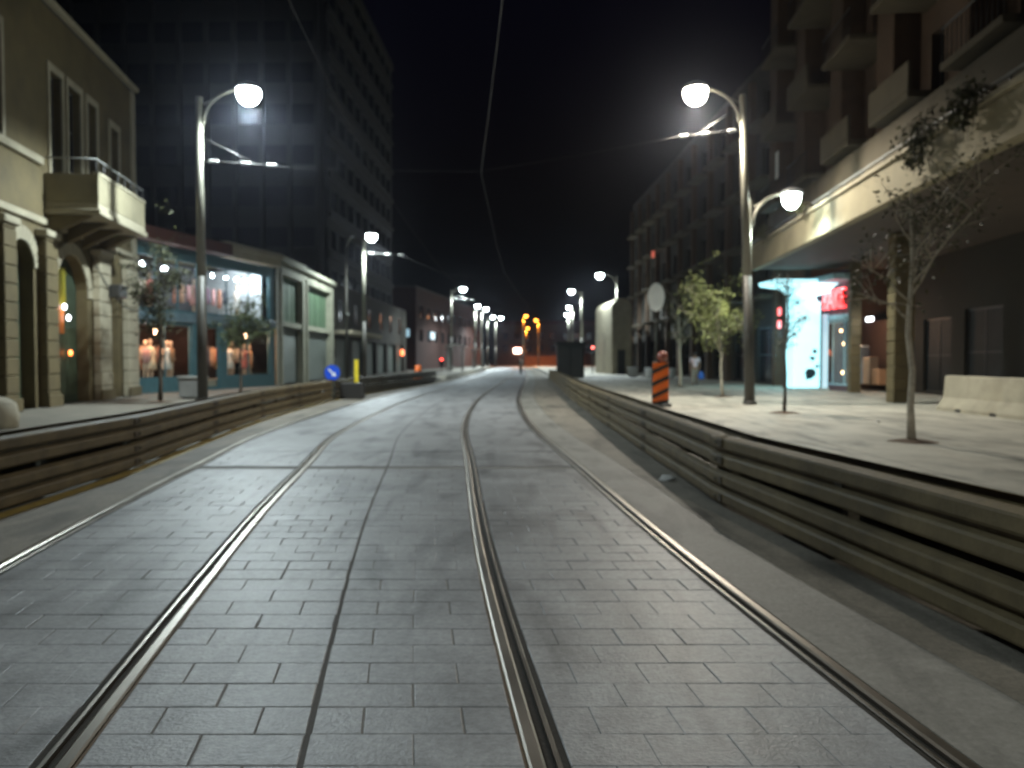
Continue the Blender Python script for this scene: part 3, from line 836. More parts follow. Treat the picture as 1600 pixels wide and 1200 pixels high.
part(B, 'gutter', STONEW, (6.4, BL_ + 0.15, -0.5, -0.36, 6.6, 6.8), bev=0.02)
# interior lamps of the shop: visible little spots with their own light
def shop_spot(u, y, z, col, key, power, s=0.06):
    lb = MB(); lb.lathe([(0.02, 0.1), (s, 0.04), (s, -0.06), (0.02, -0.1)], 8, (u, y, z))
    o = lb.build('shop_spotlight', emit(key, col, 45), B)
    light('spot_light', 'POINT', (u, y - 0.5, z - 0.1), power, col, B, 0.05)
for u, z in ((1.9, 2.6), (3.1, 2.6), (7.8, 2.6), (9.9, 2.6)):
    shop_spot(u, 0.9, z, (1, 0.55, 0.33), 'warm_spot', 75)
for u, z, s in ((1.2, 5.3, 0.06), (2.2, 5.4, 0.09), (3.6, 5.35, 0.13), (7.0, 5.4, 0.06), (8.1, 5.4, 0.07), (9.0, 5.4, 0.09), (9.7, 5.4, 0.12)):
    shop_spot(u, 0.8, z, (0.85, 0.92, 1), 'white_spot', 55 if u < 9 else 90, s)

# garment rails behind the lower windows
GARM = [(0.5, 0.42, 0.34), (0.45, 0.2, 0.14), (0.62, 0.58, 0.52), (0.16, 0.1, 0.14), (0.5, 0.3, 0.2), (0.1, 0.1, 0.13), (0.55, 0.3, 0.3)]
def garment_rack(u0, u1, y, z, label, n):
    rnd = random.Random(int(u0 * 7)); a_ = math.atan2(10.8, 2.8)
    p = Matrix.Translation((-15.3, 31.2, 0.12)) @ Matrix.Rotation(a_, 4, 'Z') @ Vector((u0, y, z))
    root = tag(empty('garment_rack', p, a_), label, 'clothes rack', 'clothes racks in the teal shop')
    L = u1 - u0; q = MB(); q.tube([(0, 0, 0), (0, 0, 1.55), (L, 0, 1.55), (L, 0, 0)], 0.02, 6); q.build('rail', GREYM, root)
    for k in range(n):
        u = 0.12 + (L - 0.24) * k / (n - 1); h = rnd.uniform(0.6, 1.05); w_ = rnd.uniform(0.16, 0.24); dp = 0.07
        gm = MB(); rows = []
        for zz, ww in ((1.52, 0.03), (1.44, w_ * 0.9), (1.3, w_), (1.5 - h * 0.6, w_ * 0.85), (1.5 - h, w_ * rnd.uniform(0.9, 1.2))):
            rows.append([(u + ww * math.cos(2 * math.pi * t / 8), dp * (0.4 if zz > 1.5 else 1) * math.sin(2 * math.pi * t / 8) * rnd.uniform(0.8, 1.2), zz) for t in range(8)])
        gm.rings(rows, smooth=True)
        c = rnd.randrange(len(GARM)); gm.build('garment', mat('garment_%d' % c, GARM[c], 0.9), root)
garment_rack(1.1, 4.2, 1.5, 0.45, 'clothes rack in the left window of the teal shop', 9)
garment_rack(7.1, 10.6, 1.5, 0.45, 'clothes rack in the right window of the teal shop', 10)
garment_rack(0.9, 4.7, 1.8, 3.4, 'upstairs clothes rack behind the leafy dark tree', 9)
garment_rack(5.5, 9.6, 1.8, 3.4, 'upstairs clothes rack right of the lamp pole', 9)

# clothes dummies in the shop windows
Bm = Matrix.Translation((-15.3, 31.2, 0.12)) @ Matrix.Rotation(math.atan2(10.8, 2.8), 4, 'Z')
CLOTH = [('pink', (0.55, 0.28, 0.25)), ('cream', (0.6, 0.5, 0.36)), ('white', (0.7, 0.68, 0.64)), ('violet', (0.18, 0.08, 0.16)), ('tan', (0.4, 0.22, 0.12)), ('yellow', (0.6, 0.45, 0.08)), ('black', (0.02, 0.02, 0.025)), ('rose', (0.45, 0.14, 0.12))]
def dummy(u, y, ci, label, z=0.45, sc=1.0, dress=True):
    p = Bm @ Vector((u, y, z))
    root = tag(empty('dress_dummy', p, math.atan2(10.8, 2.8) + random.uniform(-0.3, 0.3)), label, 'mannequin', 'mannequins in the teal shop windows')
    root.scale = (sc, sc, sc)
    skin = mat('dummy_skin', (0.5, 0.36, 0.26), 0.5)
    b = MB()
    b.lathe([(0.02, 1.72), (0.065, 1.69), (0.08, 1.6), (0.07, 1.52), (0.045, 1.47), (0.045, 1.4), (0.1, 1.37)], 10)
    for s in (-1, 1):
        b.tube([(0.17 * s, 0, 1.36), (0.22 * s, 0.0, 1.12), (0.2 * s, -0.1, 0.88)], [0.05, 0.04, 0.028], 7)
        b.tube([(0.08 * s, 0, 0.85), (0.085 * s, 0, 0.45), (0.085 * s, 0.02, 0.06), (0.085 * s, -0.1, 0.02)], [0.075, 0.055, 0.035, 0.03], 7)
    b.build('body', skin, root)
    c = MB(); nm, col = CLOTH[ci]
    if dress:
        c.lathe([(0.06, 1.42), (0.19, 1.36), (0.185, 1.2), (0.14, 1.05), (0.2, 0.85), (0.27, 0.5), (0.26, 0.495)], 12, sy=0.7)
    else:
        c.lathe([(0.06, 1.42), (0.2, 1.36), (0.2, 1.1), (0.19, 0.8), (0.185, 0.795)], 12, sy=0.7)
    c.build('dress', mat('cloth_' + nm, col, 0.9), root)
    return root
dm = [(1.35, 0.7, 3, 'violet-clad shop mannequin nearest the stone building'), (2.1, 0.6, 0, 'pink-dressed shop mannequin, second from the stone building'), (2.75, 0.9, 1, 'cream-dressed shop mannequin in the left window'), (3.4, 0.6, 2, 'white-clad shop mannequin in the left window'), (3.95, 0.8, 4, 'tan-clad shop mannequin beside the lamp pole'),
      (7.4, 0.7, 5, 'yellow-clad shop mannequin at left of right window'), (8.0, 0.6, 2, 'white-clad shop mannequin in the right window'), (8.7, 0.9, 1, 'cream-clad shop mannequin in the right window'), (9.3, 0.6, 7, 'rose-dressed shop mannequin in the right window'), (10.0, 0.8, 4, 'tan-clad shop mannequin at right of right window')]
for i, (u, y, c, lb) in enumerate(dm):
    dummy(u, y, c, lb, sc=random.uniform(0.95, 1.08), dress=i % 3 != 1)
for i, (u, c, lb) in enumerate(((1.5, 1, 'cream dress dummy upstairs, nearest the stone building'), (2.9, 7, 'rose dress dummy upstairs behind the tree'), (5.9, 0, 'pink dress dummy upstairs right of the lamp pole'), (9.3, 2, 'white dress dummy upstairs by the bright partition'))):
    dummy(u, 1.0, c, lb, z=3.42)

# ---- stone shutter building
STONEC = mat('greenish_stone', (0.25, 0.245, 0.18), 0.85, var=0.25, scale=1.3, bump=0.4, bscale=14, stain=0.35)
Cc, CL = facade_root('shuttered_building', (-12.45, 42.15), (-12.8, 57.4), 'pale low building with stone frames and roller shutters')
bays = [(1.1, 5.6), (7.0, 13.9)]
ops = [(a, b, 0.0, 3.2) for a, b in bays] + [(a, b, 3.5, 6.0) for a, b in bays]
w = MB(); wall(w, 0, CL, 0, 6.6, ops, 0, 0.4)
w.quad((CL, 0, 0), (CL, 6, 0), (CL, 6, 6.6), (CL, 0, 6.6))
w.build('wall', STONEC, Cc, fix=False)
part(Cc, 'cornice', STONEC, (-0.1, 5.9, -0.25, 0.2, 6.61, 7.0), (6.0, CL + 0.2, -0.25, 0.2, 6.61, 6.9), bev=0.04)
part(Cc, 'roof', ROOFM, (0, CL, 0.2, 6, 6.62, 6.7))
for a, b in bays:
    sh = MB(); rows = []
    n = 26
    prof = []
    for k in range(n + 1):
        z = 0.02 + 3.15 * k / n
        prof += [(0.30, z), (0.26, z + 0.06)]
    sh.rings([[(a + 0.01, y, z) for y, z in prof], [(b - 0.01, y, z) for y, z in prof]], cap=False, closed=False)
    sh.build('roller_shutter', SHUT, Cc)
    part(Cc, 'shutter_box', FRAMED, (a, b, 0.05, 0.38, 3.2, 3.49))
    g = part(Cc, 'upper_panel', GREENP, (a, b, 0.3, 0.36, 3.5, 6.0))
    for k in range(1, 4):
        u = a + (b - a) * k / 4
        part(g, 'panel_bar', GREENP, (u - 0.03, u + 0.03, 0.27, 0.299, 3.52, 5.98))
    part(Cc, 'frame', STONEC, (a - 0.35, a, -0.08, -0.001, 0, 6.3), (b, b + 0.35, -0.08, -0.001, 0, 6.3), (a, b, -0.08, -0.001, 6.0, 6.3), bev=0.01)

# ---- tower
T, TL = facade_root('office_tower', (-14.0, 61), (-13.2, 88), 'dark high office tower with window bands, left background', z=0.0)
TH = 33.0
w = MB()
tw = []
fl = 3.1
for k in range(10):
    z = 3.0 + k * fl
    for j in range(9):
        u = 0.7 + j * 2.9
        tw.append((u, u + 2.3, z + 0.9, z + 2.5))
wall(w, 0, TL, 0, TH, tw, 0, 0.25)
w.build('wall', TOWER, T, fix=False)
for a, b, c, d in tw:
    window(T, a, b, c, d, 0.12, nu=2)
side = MB(); side.box(0.001, TL, 0.3, 34, 0.0, TH - 0.02); side.build('core', TOWER, T)
for k in range(16):
    part(T, 'fin', TOWER, (-0.35, 0.0, 0.6 + k * 2.1, 0.95 + k * 2.1, 0.0, TH), bev=0.02)
for k in range(10):
    z = 3.0 + k * fl
    part(T, 'window_band', mat('dull_tower_glass', (0.01, 0.011, 0.013), 0.65, bump=0, var=0.1, spec=0.2), (-0.06, 0.0, 0.96, 33.0, z + 0.9, z + 2.4))
    part(T, 'floor_band', TOWER, (0.0, TL, -0.22, -0.001, z + 0.1, z + 0.5), bev=0.02)
part(T, 'parapet', TOWER, (-0.2, TL + 0.2, -0.2, 34, TH, TH + 0.8))

# ---- low dark shops beyond, left
D, DL = facade_root('low_shop_row', (-13.4, 59.5), (-12.6, 95), 'dark low row of closed shops behind second left lamp')
dd = [(1.0 + 5.6 * k, 5.6 + 5.6 * k, 0.0, 3.0) for k in range(6)]
w = MB(); wall(w, 0, DL, 0, 7.0, dd, 0, 0.4); w.quad((0, 6, 0), (0, 0, 0), (0, 0, 7), (0, 6, 7)); w.build('wall', DARKWALL, D, fix=False)
for k, (a, b, c, d) in enumerate(dd):
    part(D, 'roller_shutter', SHUT, (a, b, 0.3, 0.36, c, d))
part(D, 'canopy', STONEW, (0.3, 12.5, -1.4, -0.001, 3.3, 3.6), bev=0.03)
part(D, 'roof', ROOFM, (0, DL, 0.0, 6, 7.0, 7.2))
for k in range(6):
    window(D, 1.6 + 5.6 * k, 3.0 + 5.6 * k, 4.2, 6.0, -0.07, nu=2)
ob = MB(); ob.bbox(30.6, 31.6, -0.35, -0.1, 1.85, 2.5, 0.03); ob.build('lit_sign', emit('orange_sign', (1, 0.18, 0.03), 4), D)

# ---- reddish far block on the left
F, FL_ = facade_root('brick_block', (-13.5, 112), (-6.4, 170), 'reddish far block with two pale lit windows')
BRK = mat('dim_red_brick', (0.045, 0.016, 0.011), 0.9)
fw = [(2.0 + 5 * k, 4.4 + 5 * k, 4.0 + 3.4 * j, 5.8 + 3.4 * j) for k in range(11) for j in range(2)]
w = MB(); wall(w, 0, FL_, 0, 11.5, fw, 0, 0.3); w.quad((0, 20, 0), (0, 0, 0), (0, 0, 11.5), (0, 20, 11.5)); w.build('wall', BRK, F, fix=False)
part(F, 'roof', ROOFM, (0, FL_, 0, 20, 11.5, 11.8))
for q in fw: window(F, *q, 0.1)
part(F, 'lit_window', emit('pale_blue_window', (0.45, 0.75, 0.9), 0.7), (-0.08, -0.01, 0.9, 2.6, 4.6, 5.7))
part(F, 'lit_window', emit('pale_blue_window', (0.45, 0.75, 0.9), 0.7), (9.0, 12.0, -0.08, -0.01, 4.5, 5.6))

# ---- gallery building on the right
Gb, GL = facade_root('gallery_building', (10.75, 36), (8.2, 3.5), 'tall dark apartment building with long concrete gallery, right')
gz = 5.38
fa = part(Gb, 'gallery_fascia', RENDER, (0, GL, 0.0, 0.3, gz, 6.3), bev=0.02)
part(fa, 'coping', STONEW, (-0.05, GL, -0.1, 0.36, 6.301, 6.42), bev=0.02)
rl = MB(); rl.tube([(0, 0.05, 6.62), (GL, 0.05, 6.62)], 0.035, 8); rl.build('pipe_rail', INSUL, fa)
for k in range(22):
    rs = MB(); rs.tube([(0.3 + k * 1.5, 0.05, 6.42), (0.3 + k * 1.5, 0.05, 6.62)], 0.02, 6); rs.build('rail_post', ARMM, fa)
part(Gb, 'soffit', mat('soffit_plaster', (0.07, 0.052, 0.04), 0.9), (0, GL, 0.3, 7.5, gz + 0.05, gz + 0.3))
part(Gb, 'upper_band', DULLR, (-0.2, GL, 0.75, 1.1, 6.75, 7.75), bev=0.02)
part(Gb, 'upper_slab', DULLR, (-0.2, GL, 0.8, 3, 7.751, 7.9))
# upper storeys: piers, recesses, balconies
us = []
u = -3.0; piers = []
while u < GL:
    piers.append(u); u += 4.6
ow = []
for p in piers:
    for k in range(5):
        z = 8.6 + k * 3.3
        ow.append((p + 1.9, p + 3.9, z, z + 2.1))
w = MB(); wall(w, -3.4, GL, 6.4, 26, ow, 2.3, 0.4); w.quad((-3.4, 12, 0), (-3.4, 2.3, 0), (-3.4, 2.3, 26), (-3.4, 12, 26)); w.build('wall', STONEP, Gb, fix=False)
for q in ow: window(Gb, *q, 2.55, nu=2)
for p in piers:
    part(Gb, 'pier', STONEP, (p - 0.1, p + 1.2, 1.5, 2.299, 6.9, 26), bev=0.03)
    for k in range(5):
        z = 8.2 + k * 3.3
        bl = part(Gb, 'balcony', DULLR, (p + 1.5, p + 4.3, 0.7, 2.298, z, z + 0.18), bev=0.02)
        if (k + int(p)) % 2 == 0:
            part(bl, 'parapet', DULLR, (p + 1.5, p + 4.3, 0.7, 0.8, z + 0.181, z + 0.95), bev=0.01)
        else:
            rr = MB()
            for q in range(13):
                uu = p + 1.55 + 2.7 * q / 12
                rr.tube([(uu, 0.75, z + 0.18), (uu, 0.75, z + 1.0)], 0.012, 5)
            rr.tube([(p + 1.5, 0.75, z + 1.0), (p + 4.3, 0.75, z + 1.0)], 0.025, 6)
            rr.build('railing', FRAMED, bl)
# laundry on a balcony
ld = MB(); ld.box(2.0, 2.45, 0.55, 0.57, 9.0, 10.1); ld.build('hanging_cloth', WHITEP, Gb)
# ground floor under the gallery
gw = [(12.2, 15.6, 0.2, 3.2), (16.8, 20.2, 0.2, 3.2), (21.4, 24.8, 0.2, 3.2), (3.2, 5.6, 0.1, 3.0), (6.6, 9.2, 0.1, 3.2)]
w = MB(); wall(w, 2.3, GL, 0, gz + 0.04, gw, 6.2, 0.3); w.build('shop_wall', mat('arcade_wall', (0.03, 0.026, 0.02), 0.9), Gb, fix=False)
for q in gw: window(Gb, *q, 6.3, nu=2, nz=2, name='shop_window', pm=mat('black_shaded_pane', (0.008, 0.008, 0.008), 0.7))  # panes matt black, the arcade's darkness put into their colour
for u, y, sz in ((10.3, 2.5, 0.62), (2.4, 3.75, 0.42), (19.8, 2.5, 0.62), (26.5, 2.5, 0.62)):
    po = part(Gb, 'pillar', STONE, (u - sz / 2 + 0.03, u + sz / 2 - 0.03, y - sz / 2 + 0.03, y + sz / 2 - 0.03, 0, gz + 0.04))
    k = 0; z = 0.0
    while z < gz - 0.1:
        part(po, 'stone_block', STONE, (u - sz / 2, u + sz / 2, y - sz / 2, y + sz / 2, z + 0.012, min(gz, z + 0.38)), bev=0.02); z += 0.39
# graffiti-like poster and small goods in the dark arcade
part(Gb, 'poster', mat('pale_poster', (0.4, 0.38, 0.33), 0.8), (13.1, 14.3, 6.13, 6.16, 1.4, 2.8))
part(Gb, 'poster', mat('green_poster', (0.14, 0.2, 0.08), 0.8), (15.7, 16.5, 6.13, 6.16, 0.6, 2.6))
lb = MB(); lb.bbox(3.0, 3.5, 4.0, 4.12, 2.95, 3.1, 0.02); lb.build('arcade_lamp', emit('white_bulb', (0.9, 0.95, 1), 12), Gb)
light('arcade_light', 'POINT', (3.25, 3.8, 2.8), 12, (0.9, 0.92, 1), Gb, 0.1)
# hanging plants over the fascia
def creeper(u, w_, drop, n, label):
    rnd = random.Random(int(u * 10))
    d = Vector((8.2 - 10.75, 3.5 - 36)).normalized()
    pw = Vector((10.75 + d.x * u, 36 + d.y * u, 0.12 + 6.55))
    root = tag(empty('hanging_plant', pw, math.atan2(d.y, d.x)), label, 'plant', 'plants hanging over the gallery edge')
    c = MB(); st = MB()
    for k in range(10):
        uu = rnd.uniform(-w_, w_) * 0.8
        L = drop * rnd.uniform(0.5, 1.0)
        st.tube([(uu, 0.25, -0.02), (uu * 1.05, -0.2, 0.12), (uu * 1.1, -0.26, -L * 0.5), (uu * 1.15, -0.24, -L)], [0.012, 0.01, 0.008, 0.004], 5)
    for _ in range(n):
        uu = rnd.gauss(0, w_ * 0.5); t = rnd.random() ** 0.8
        p = Vector((uu, -0.2 - abs(rnd.gauss(0, 0.15)), 0.25 - t * drop * (1 - 0.3 * abs(uu) / w_)))
        a = Vector((rnd.uniform(-1, 1), rnd.uniform(-1, 0.2), rnd.uniform(-1, 0.3))).normalized(); w2 = a.cross(Vector((0.3, 0.2, 1))).normalized(); s = rnd.uniform(0.04, 0.09)
        c.add([p, p + a * s + w2 * s * 0.5, p + a * s * 2, p + a * s - w2 * s * 0.5], [(0, 1, 2), (0, 2, 3)])
    st.build('stem', BARKD, root); c.build('foliage', LEAFO, root, fix=False)
creeper(18.2, 0.8, 1.15, 700, 'bushy plant hanging over the gallery above the nearest tree')
creeper(20.3, 0.6, 0.9, 600, 'plant hanging over the gallery at the right edge')
creeper(9.0, 0.25, 0.45, 120, 'small tuft growing on the lit gallery edge')
creeper(3.6, 0.7, 0.5, 350, 'plant on the gallery end above the cyan column')

# ---- corner shop with red letters and glowing column
Ks, KL = facade_root('corner_shop', (14.25, 38.3), (14.45, 33.4), 'corner shop with red neon letters under the gallery')
kw = [(1.3, KL - 0.15, 0.25, 3.1)]
w = MB(); wall(w, 0, KL, 0, 5.3, kw, 0, 0.2); w.build('wall', mat('plum_wall', (0.10, 0.06, 0.07), 0.8), Ks, fix=False)
window(Ks, *kw[0], 0.06, mat('pale_cyan_trim', (0.35, 0.55, 0.6), 0.5), CLEAR, nu=3, bar=0.07, name='shop_window')  # blue light on the frame put into its pale cyan colour
part(Ks, 'fascia', mat('pale_cyan_trim', (0.35, 0.55, 0.6), 0.5), (1.2, KL, -0.25, -0.001, 3.12, 3.35), bev=0.02)
part(Ks, 'eave', mat('pale_cyan_trim', (0.35, 0.55, 0.6), 0.5), (1.0, KL, -1.0, -0.001, 4.75, 5.0), bev=0.02)
part(Ks, 'back_wall', mat('warm_back_wall', (0.05, 0.028, 0.022), 0.9), (0.2, KL, 2.5, 2.6, 0, 3.2))
for k in range(4):
    part(Ks, 'goods_shelf', mat('goods_%d' % (k % 3), [(0.4, 0.2, 0.1), (0.3, 0.35, 0.4), (0.45, 0.3, 0.2)][k % 3], 0.7), (1.4 + 0.8 * k, 2.0 + 0.8 * k, 1.2, 1.6, 0.3, 1.0 + 0.5 * ((k * 2) % 3)), bev=0.03)
for u, z in ((1.9, 2.7), (2.2, 2.1), (3.0, 2.9), (2.1, 0.8)):
    lb = MB(); lb.lathe([(0.01, -0.07), (0.05, -0.03), (0.05, 0.03), (0.01, 0.07)], 8, (u, 0.7, z)); lb.build('bulb', emit('warm_spot2', (1, 0.55, 0.25), 14), Ks)
light('shop_light', 'POINT', (2.6, 1.0, 2.6), 110, (1, 0.6, 0.35), Ks, 0.1)
cu = bpy.data.curves.new('neon_letters', 'FONT'); cu.body = 'RAKE'; cu.size = 1.25; cu.extrude = 0.05; cu.offset = 0.004; cu.align_x = 'CENTER'
cu.materials.append(emit('red_neon', (1.0, 0.012, 0.015), 3.2))
tc = bpy.data.objects.new('neon_source', cu); COL.objects.link(tc); bpy.context.view_layer.update()
nm_ = bpy.data.meshes.new_from_object(tc.evaluated_get(bpy.context.evaluated_depsgraph_get())); bpy.data.objects.remove(tc)
to = bpy.data.objects.new('neon_letters', nm_); COL.objects.link(to); to.parent = Ks; to.location = (3.35, -0.3, 3.6); to.rotation_euler = (R(90), 0, 0); to.scale = (0.72, 1, 1)
lb = MB(); lb.bbox(2.7, 3.15, -1.05, -0.9, 4.35, 4.6, 0.04); lb.build('spot_lamp', emit('white_bulb2', (0.9, 0.95, 1), 20), Ks)

kx, ky = 13.25, 36.0
K = tag(empty('light_column', (kx, ky, 0.12), R(4)), 'glowing cyan-white advertising column with flared top', 'light column')
CY = emit('cyan_panel', (0.36, 0.9, 1.0), 1.5, (0.7, 0.8, 0.8))
FR = mat('pale_frame', (0.5, 0.62, 0.64), 0.4)
part(K, 'glowing_panel', CY, (-0.72, 0.5, -0.45, 0.45, 0.12, 4.35), bev=0.05)
part(K, 'base', FR, (-0.78, 0.9, -0.5, 0.5, 0, 0.119), bev=0.02)
part(K, 'side_panel', emit('cyan_side', (0.4, 0.72, 0.9), 0.75, (0.7, 0.8, 0.8)), (0.56, 0.88, -0.4, 0.45, 0.12, 3.4), bev=0.02)
part(K, 'post', FRAMED, (0.502, 0.555, -0.47, 0.45, 0.12, 3.5))
cp = MB(); cp.rings([[(x0, y0, z) for x0, y0 in ((-a, -b), (c, -b), (c, b), (-a, b))] for z, a, b, c in ((4.351, 0.74, 0.47, 0.9), (4.6, 1.0, 0.7, 0.95), (4.72, 1.75, 1.0, 1.0), (4.9, 1.8, 1.05, 1.05))])
cp.build('flared_top', emit('cyan_top', (0.42, 0.9, 1.0), 1.5, (0.7, 0.8, 0.8)), K)
for k, (x0, z0, r0) in enumerate(((0.02, 0.8, 0.26), (-0.02, 0.62, 0.18), (0.12, 1.45, 0.12), (0.22, 1.75, 0.13), (0.35, 1.1, 0.1), (0.38, 4.1, 0.14))):
    st = MB(); rnd = random.Random(k); ring = []
    for q in range(11):
        a = 2 * math.pi * q / 11; rr = r0 * rnd.uniform(0.55, 1.15)
        ring.append((x0 + math.cos(a) * rr, z0 + math.sin(a) * rr))
    st.prism(ring, -0.462, -0.452); st.build('leaf_shadow', mat('leaf_shadow_dark', (0.01, 0.05, 0.07), 0.6), K)  # dark flat shapes standing in for leaf shadows on the panel

# ---- dark apartment row further on the right
Rr, RL = facade_root('apartment_row', (13.3, 88), (14.4, 38.5), 'dark apartment row behind the right hand trees')
rwn = [(2.0 + 4.5 * k, 3.6 + 4.5 * k, 5.2 + 3.2 * j, 7.0 + 3.2 * j) for k in range(10) for j in range(4)]
rgw = [(1.2 + 4.5 * k, 4.6 + 4.5 * k, 0.1, 3.2) for k in range(10)]
w = MB(); wall(w, 0, RL, 0, 18, rwn + rgw, 0, 0.35); w.quad((0, 10, 0), (0, 0, 0), (0, 0, 18), (0, 10, 18)); w.build('wall', DARKWALL, Rr, fix=False)
for q in rwn: window(Rr, *q, 0.15)
for q in rgw: window(Rr, *q, 0.15, nz=2, name='shop_window')
for k in range(11):
    part(Rr, 'pier', STONEP, (0.2 + 4.5 * k, 0.75 + 4.5 * k, -0.35, -0.001, 0, 17.5), bev=0.02)
    if k < 10:
        for j in range(4):
            part(Rr, 'balcony', DULLR, (1.2 + 4.5 * k, 4.3 + 4.5 * k, -0.9, -0.002, 4.75 + 3.2 * j, 4.95 + 3.2 * j), bev=0.02)
part(Rr, 'roof', ROOFM, (0, RL, 0, 10, 18, 18.3))
# red and teal lit things in its last shop
for z in (3.0, 3.65):
    lb = MB(); lb.bbox(RL - 2.9, RL - 2.6, -0.6, -0.45, z, z + 0.42, 0.05); lb.build('red_sign', emit('red_neon2', (1.0, 0.03, 0.03), 2.0), Rr)
part(Rr, 'teal_sign', emit('teal_sign', (0.06, 0.5, 0.55), 0.28), (RL - 1.9, RL - 0.9, -0.3, -0.2, 2.2, 3.3), bev=0.2)
part(Rr, 'blue_crate', mat('blue_crate', (0.01, 0.22, 0.42), 0.5), (RL - 1.1, RL - 0.5, -0.9, -0.4, 0.3, 1.5), bev=0.04)
light('shop_light', 'POINT', (RL - 1.5, -1.2, 2.6), 200, (0.4, 0.9, 1.0), Rr, 0.1)  # light without a lamp, added before the shop front to brighten the walker
lb = MB(); lb.bbox(15.5, 15.9, -1.0, -0.8, 10.6, 11.2, 0.04); lb.build('red_lantern', emit('dim_red', (0.9, 0.12, 0.05), 0.6), Rr)

# ---- pale pavilion
Pv, PL = facade_root('stone_pavilion', (8.6, 82), (9.3, 74.5), 'pale stone pavilion with rounded top under street lamp')
poly = [(0.0, 0.0), (1.9, 0.0), (1.9, 6.2)] + [(0.95 + 0.95 * math.cos(math.pi * k / 10), 6.2 + 0.9 * math.sin(math.pi * k / 10)) for k in range(1, 11)]
bm_ = MB(); bm_.rings([[(0, x, z) for x, z in poly], [(PL, x, z) for x, z in poly]]); bm_.build('wall', STONEW, Pv)
part(Pv, 'door', FRAMED, (PL, PL + 0.05, 0.6, 1.3, 0, 2.3)); part(Pv, 'pilaster', STONEW, (PL, PL + 0.18, 0.05, 0.5, 0, 6.2), (PL, PL + 0.18, 1.45, 1.85, 0, 6.2), bev=0.02)
part(Pv, 'niche', mat('niche_shadowed_stone', (0.3, 0.27, 0.2), 0.9), (0.8, 2.0, -0.04, -0.001, 0.3, 4.0), (3.6, 4.8, -0.04, -0.001, 0.3, 4.0))

# ---- street end, lit orange
E_, EL = facade_root('street_end_building', (-4, 215), (22, 210), 'orange lit building closing the street at the far end', z=0)
ew = [(1.5 + 3.2 * k, 3.0 + 3.2 * k, 3.6 + 3.2 * j, 5.4 + 3.2 * j) for k in range(8) for j in range(2)]
w = MB(); wall(w, 0, EL, 0, 11, ew, 0, 0.3); w.build('wall', mat('end_wall', (0.12, 0.085, 0.05), 0.9), E_, fix=False)
for q in ew: window(E_, *q, 0.1)
part(E_, 'roof', REDROOF, (-0.3, EL + 0.3, -0.5, 9, 11, 11.8))
part(E_, 'lit_sign', emit('pink_white_sign', (1.0, 0.62, 0.5), 12), (4.6, 6.6, -0.4, -0.2, 3.2, 4.6), bev=0.1)
part(E_, 'awning', mat('red_awning', (0.5, 0.06, 0.03), 0.7), (3.8, 7.6, -1.2, -0.01, 4.8, 5.3), bev=0.05)
wl = MB(); wl.bbox(3.0, 17.0, 186, 186.5, 0.1, 2.4, 0.05)
tag(wl.build('site_hoarding', mat('orange_lit_hoarding', (0.4, 0.2, 0.08), 0.8)), 'low hoarding coloured as if lit orange at the end of the street', 'hoarding')  # orange glow of the street end put into the hoarding's colour

# ------------------------------------------------------------------ street furniture
# concrete barrier
def jersey(x, y, rz, L, label):
    root = tag(empty('concrete_barrier', (x, y, 0.12), rz), label, 'barrier')
    prof = [(-0.33, 0.0), (-0.33, 0.1), (-0.15, 0.36), (-0.10, 0.92), (-0.08, 0.95), (0.08, 0.95), (0.10, 0.92), (0.15, 0.36), (0.33, 0.1), (0.33, 0.0)]
    b = MB(); n = 10; rows = []
    for k in range(n + 1):
        xx = -L / 2 + L * k / n
        s = 0.97 if k in (0, n) else 1.0
        rows.append([(xx, d * s + random.uniform(-1, 1) * 0.004, z + (random.uniform(-1, 1) * 0.006 if z > 0.2 else 0)) for d, z in prof])
    b.rings(rows); b.build('body', CONC, root)
    for u in (-L * 0.22, L * 0.18):
        q = MB(); q.prism([(u - 0.14, 0.002), (u + 0.14, 0.002), (u + 0.11, 0.085), (u - 0.11, 0.085)], -0.338, 0.338); q.build('lifting_slot', BLACKP, root)
    return root
jersey(11.95, 19.9, R(-91), 3.9, 'long pale concrete barrier under the gallery at right')
rk = MB(); rk.lathe([(0.5, 0.0), (0.52, 0.25), (0.47, 0.5), (0.3, 0.62), (0.05, 0.66)], 12, (-10.45, 15.9, 0.12), smooth=True)
tag(rk.build('boulder', CONC), 'pale rounded concrete block at the left frame edge', 'boulder')

# striped orange channeliser
ch = tag(empty('warning_marker', (4.36, 23.4, 0.12), R(6)), 'orange and black striped warning panel behind the right guardrail', 'warning panel')
part(ch, 'foot', BLACKP, (-0.3, 0.3, -0.22, 0.22, 0.0, 0.1), bev=0.03)
part(ch, 'panel', BLACKP, (-0.25, 0.25, -0.04, 0.04, 0.1, 1.32), bev=0.015)
for k in range(4):
    z = -0.02 + 0.36 * k
    q = [(-0.24, z + 0.02), (0.24, z + 0.24), (0.24, z + 0.47), (-0.24, z + 0.25)]
    q = [(x, min(1.3, max(0.12, zz))) for x, zz in q]
    s_ = MB(); s_.prism(q, -0.05, 0.05); s_.build('stripe', ORANGE, ch)
lp = MB(); lp.lathe([(0.05, 1.32), (0.13, 1.36), (0.16, 1.48), (0.12, 1.6), (0.02, 1.64)], 12, (0.06, 0, 0)); lp.build('warning_lens', mat('dull_red_lens', (0.22, 0.06, 0.04), 0.35), ch)

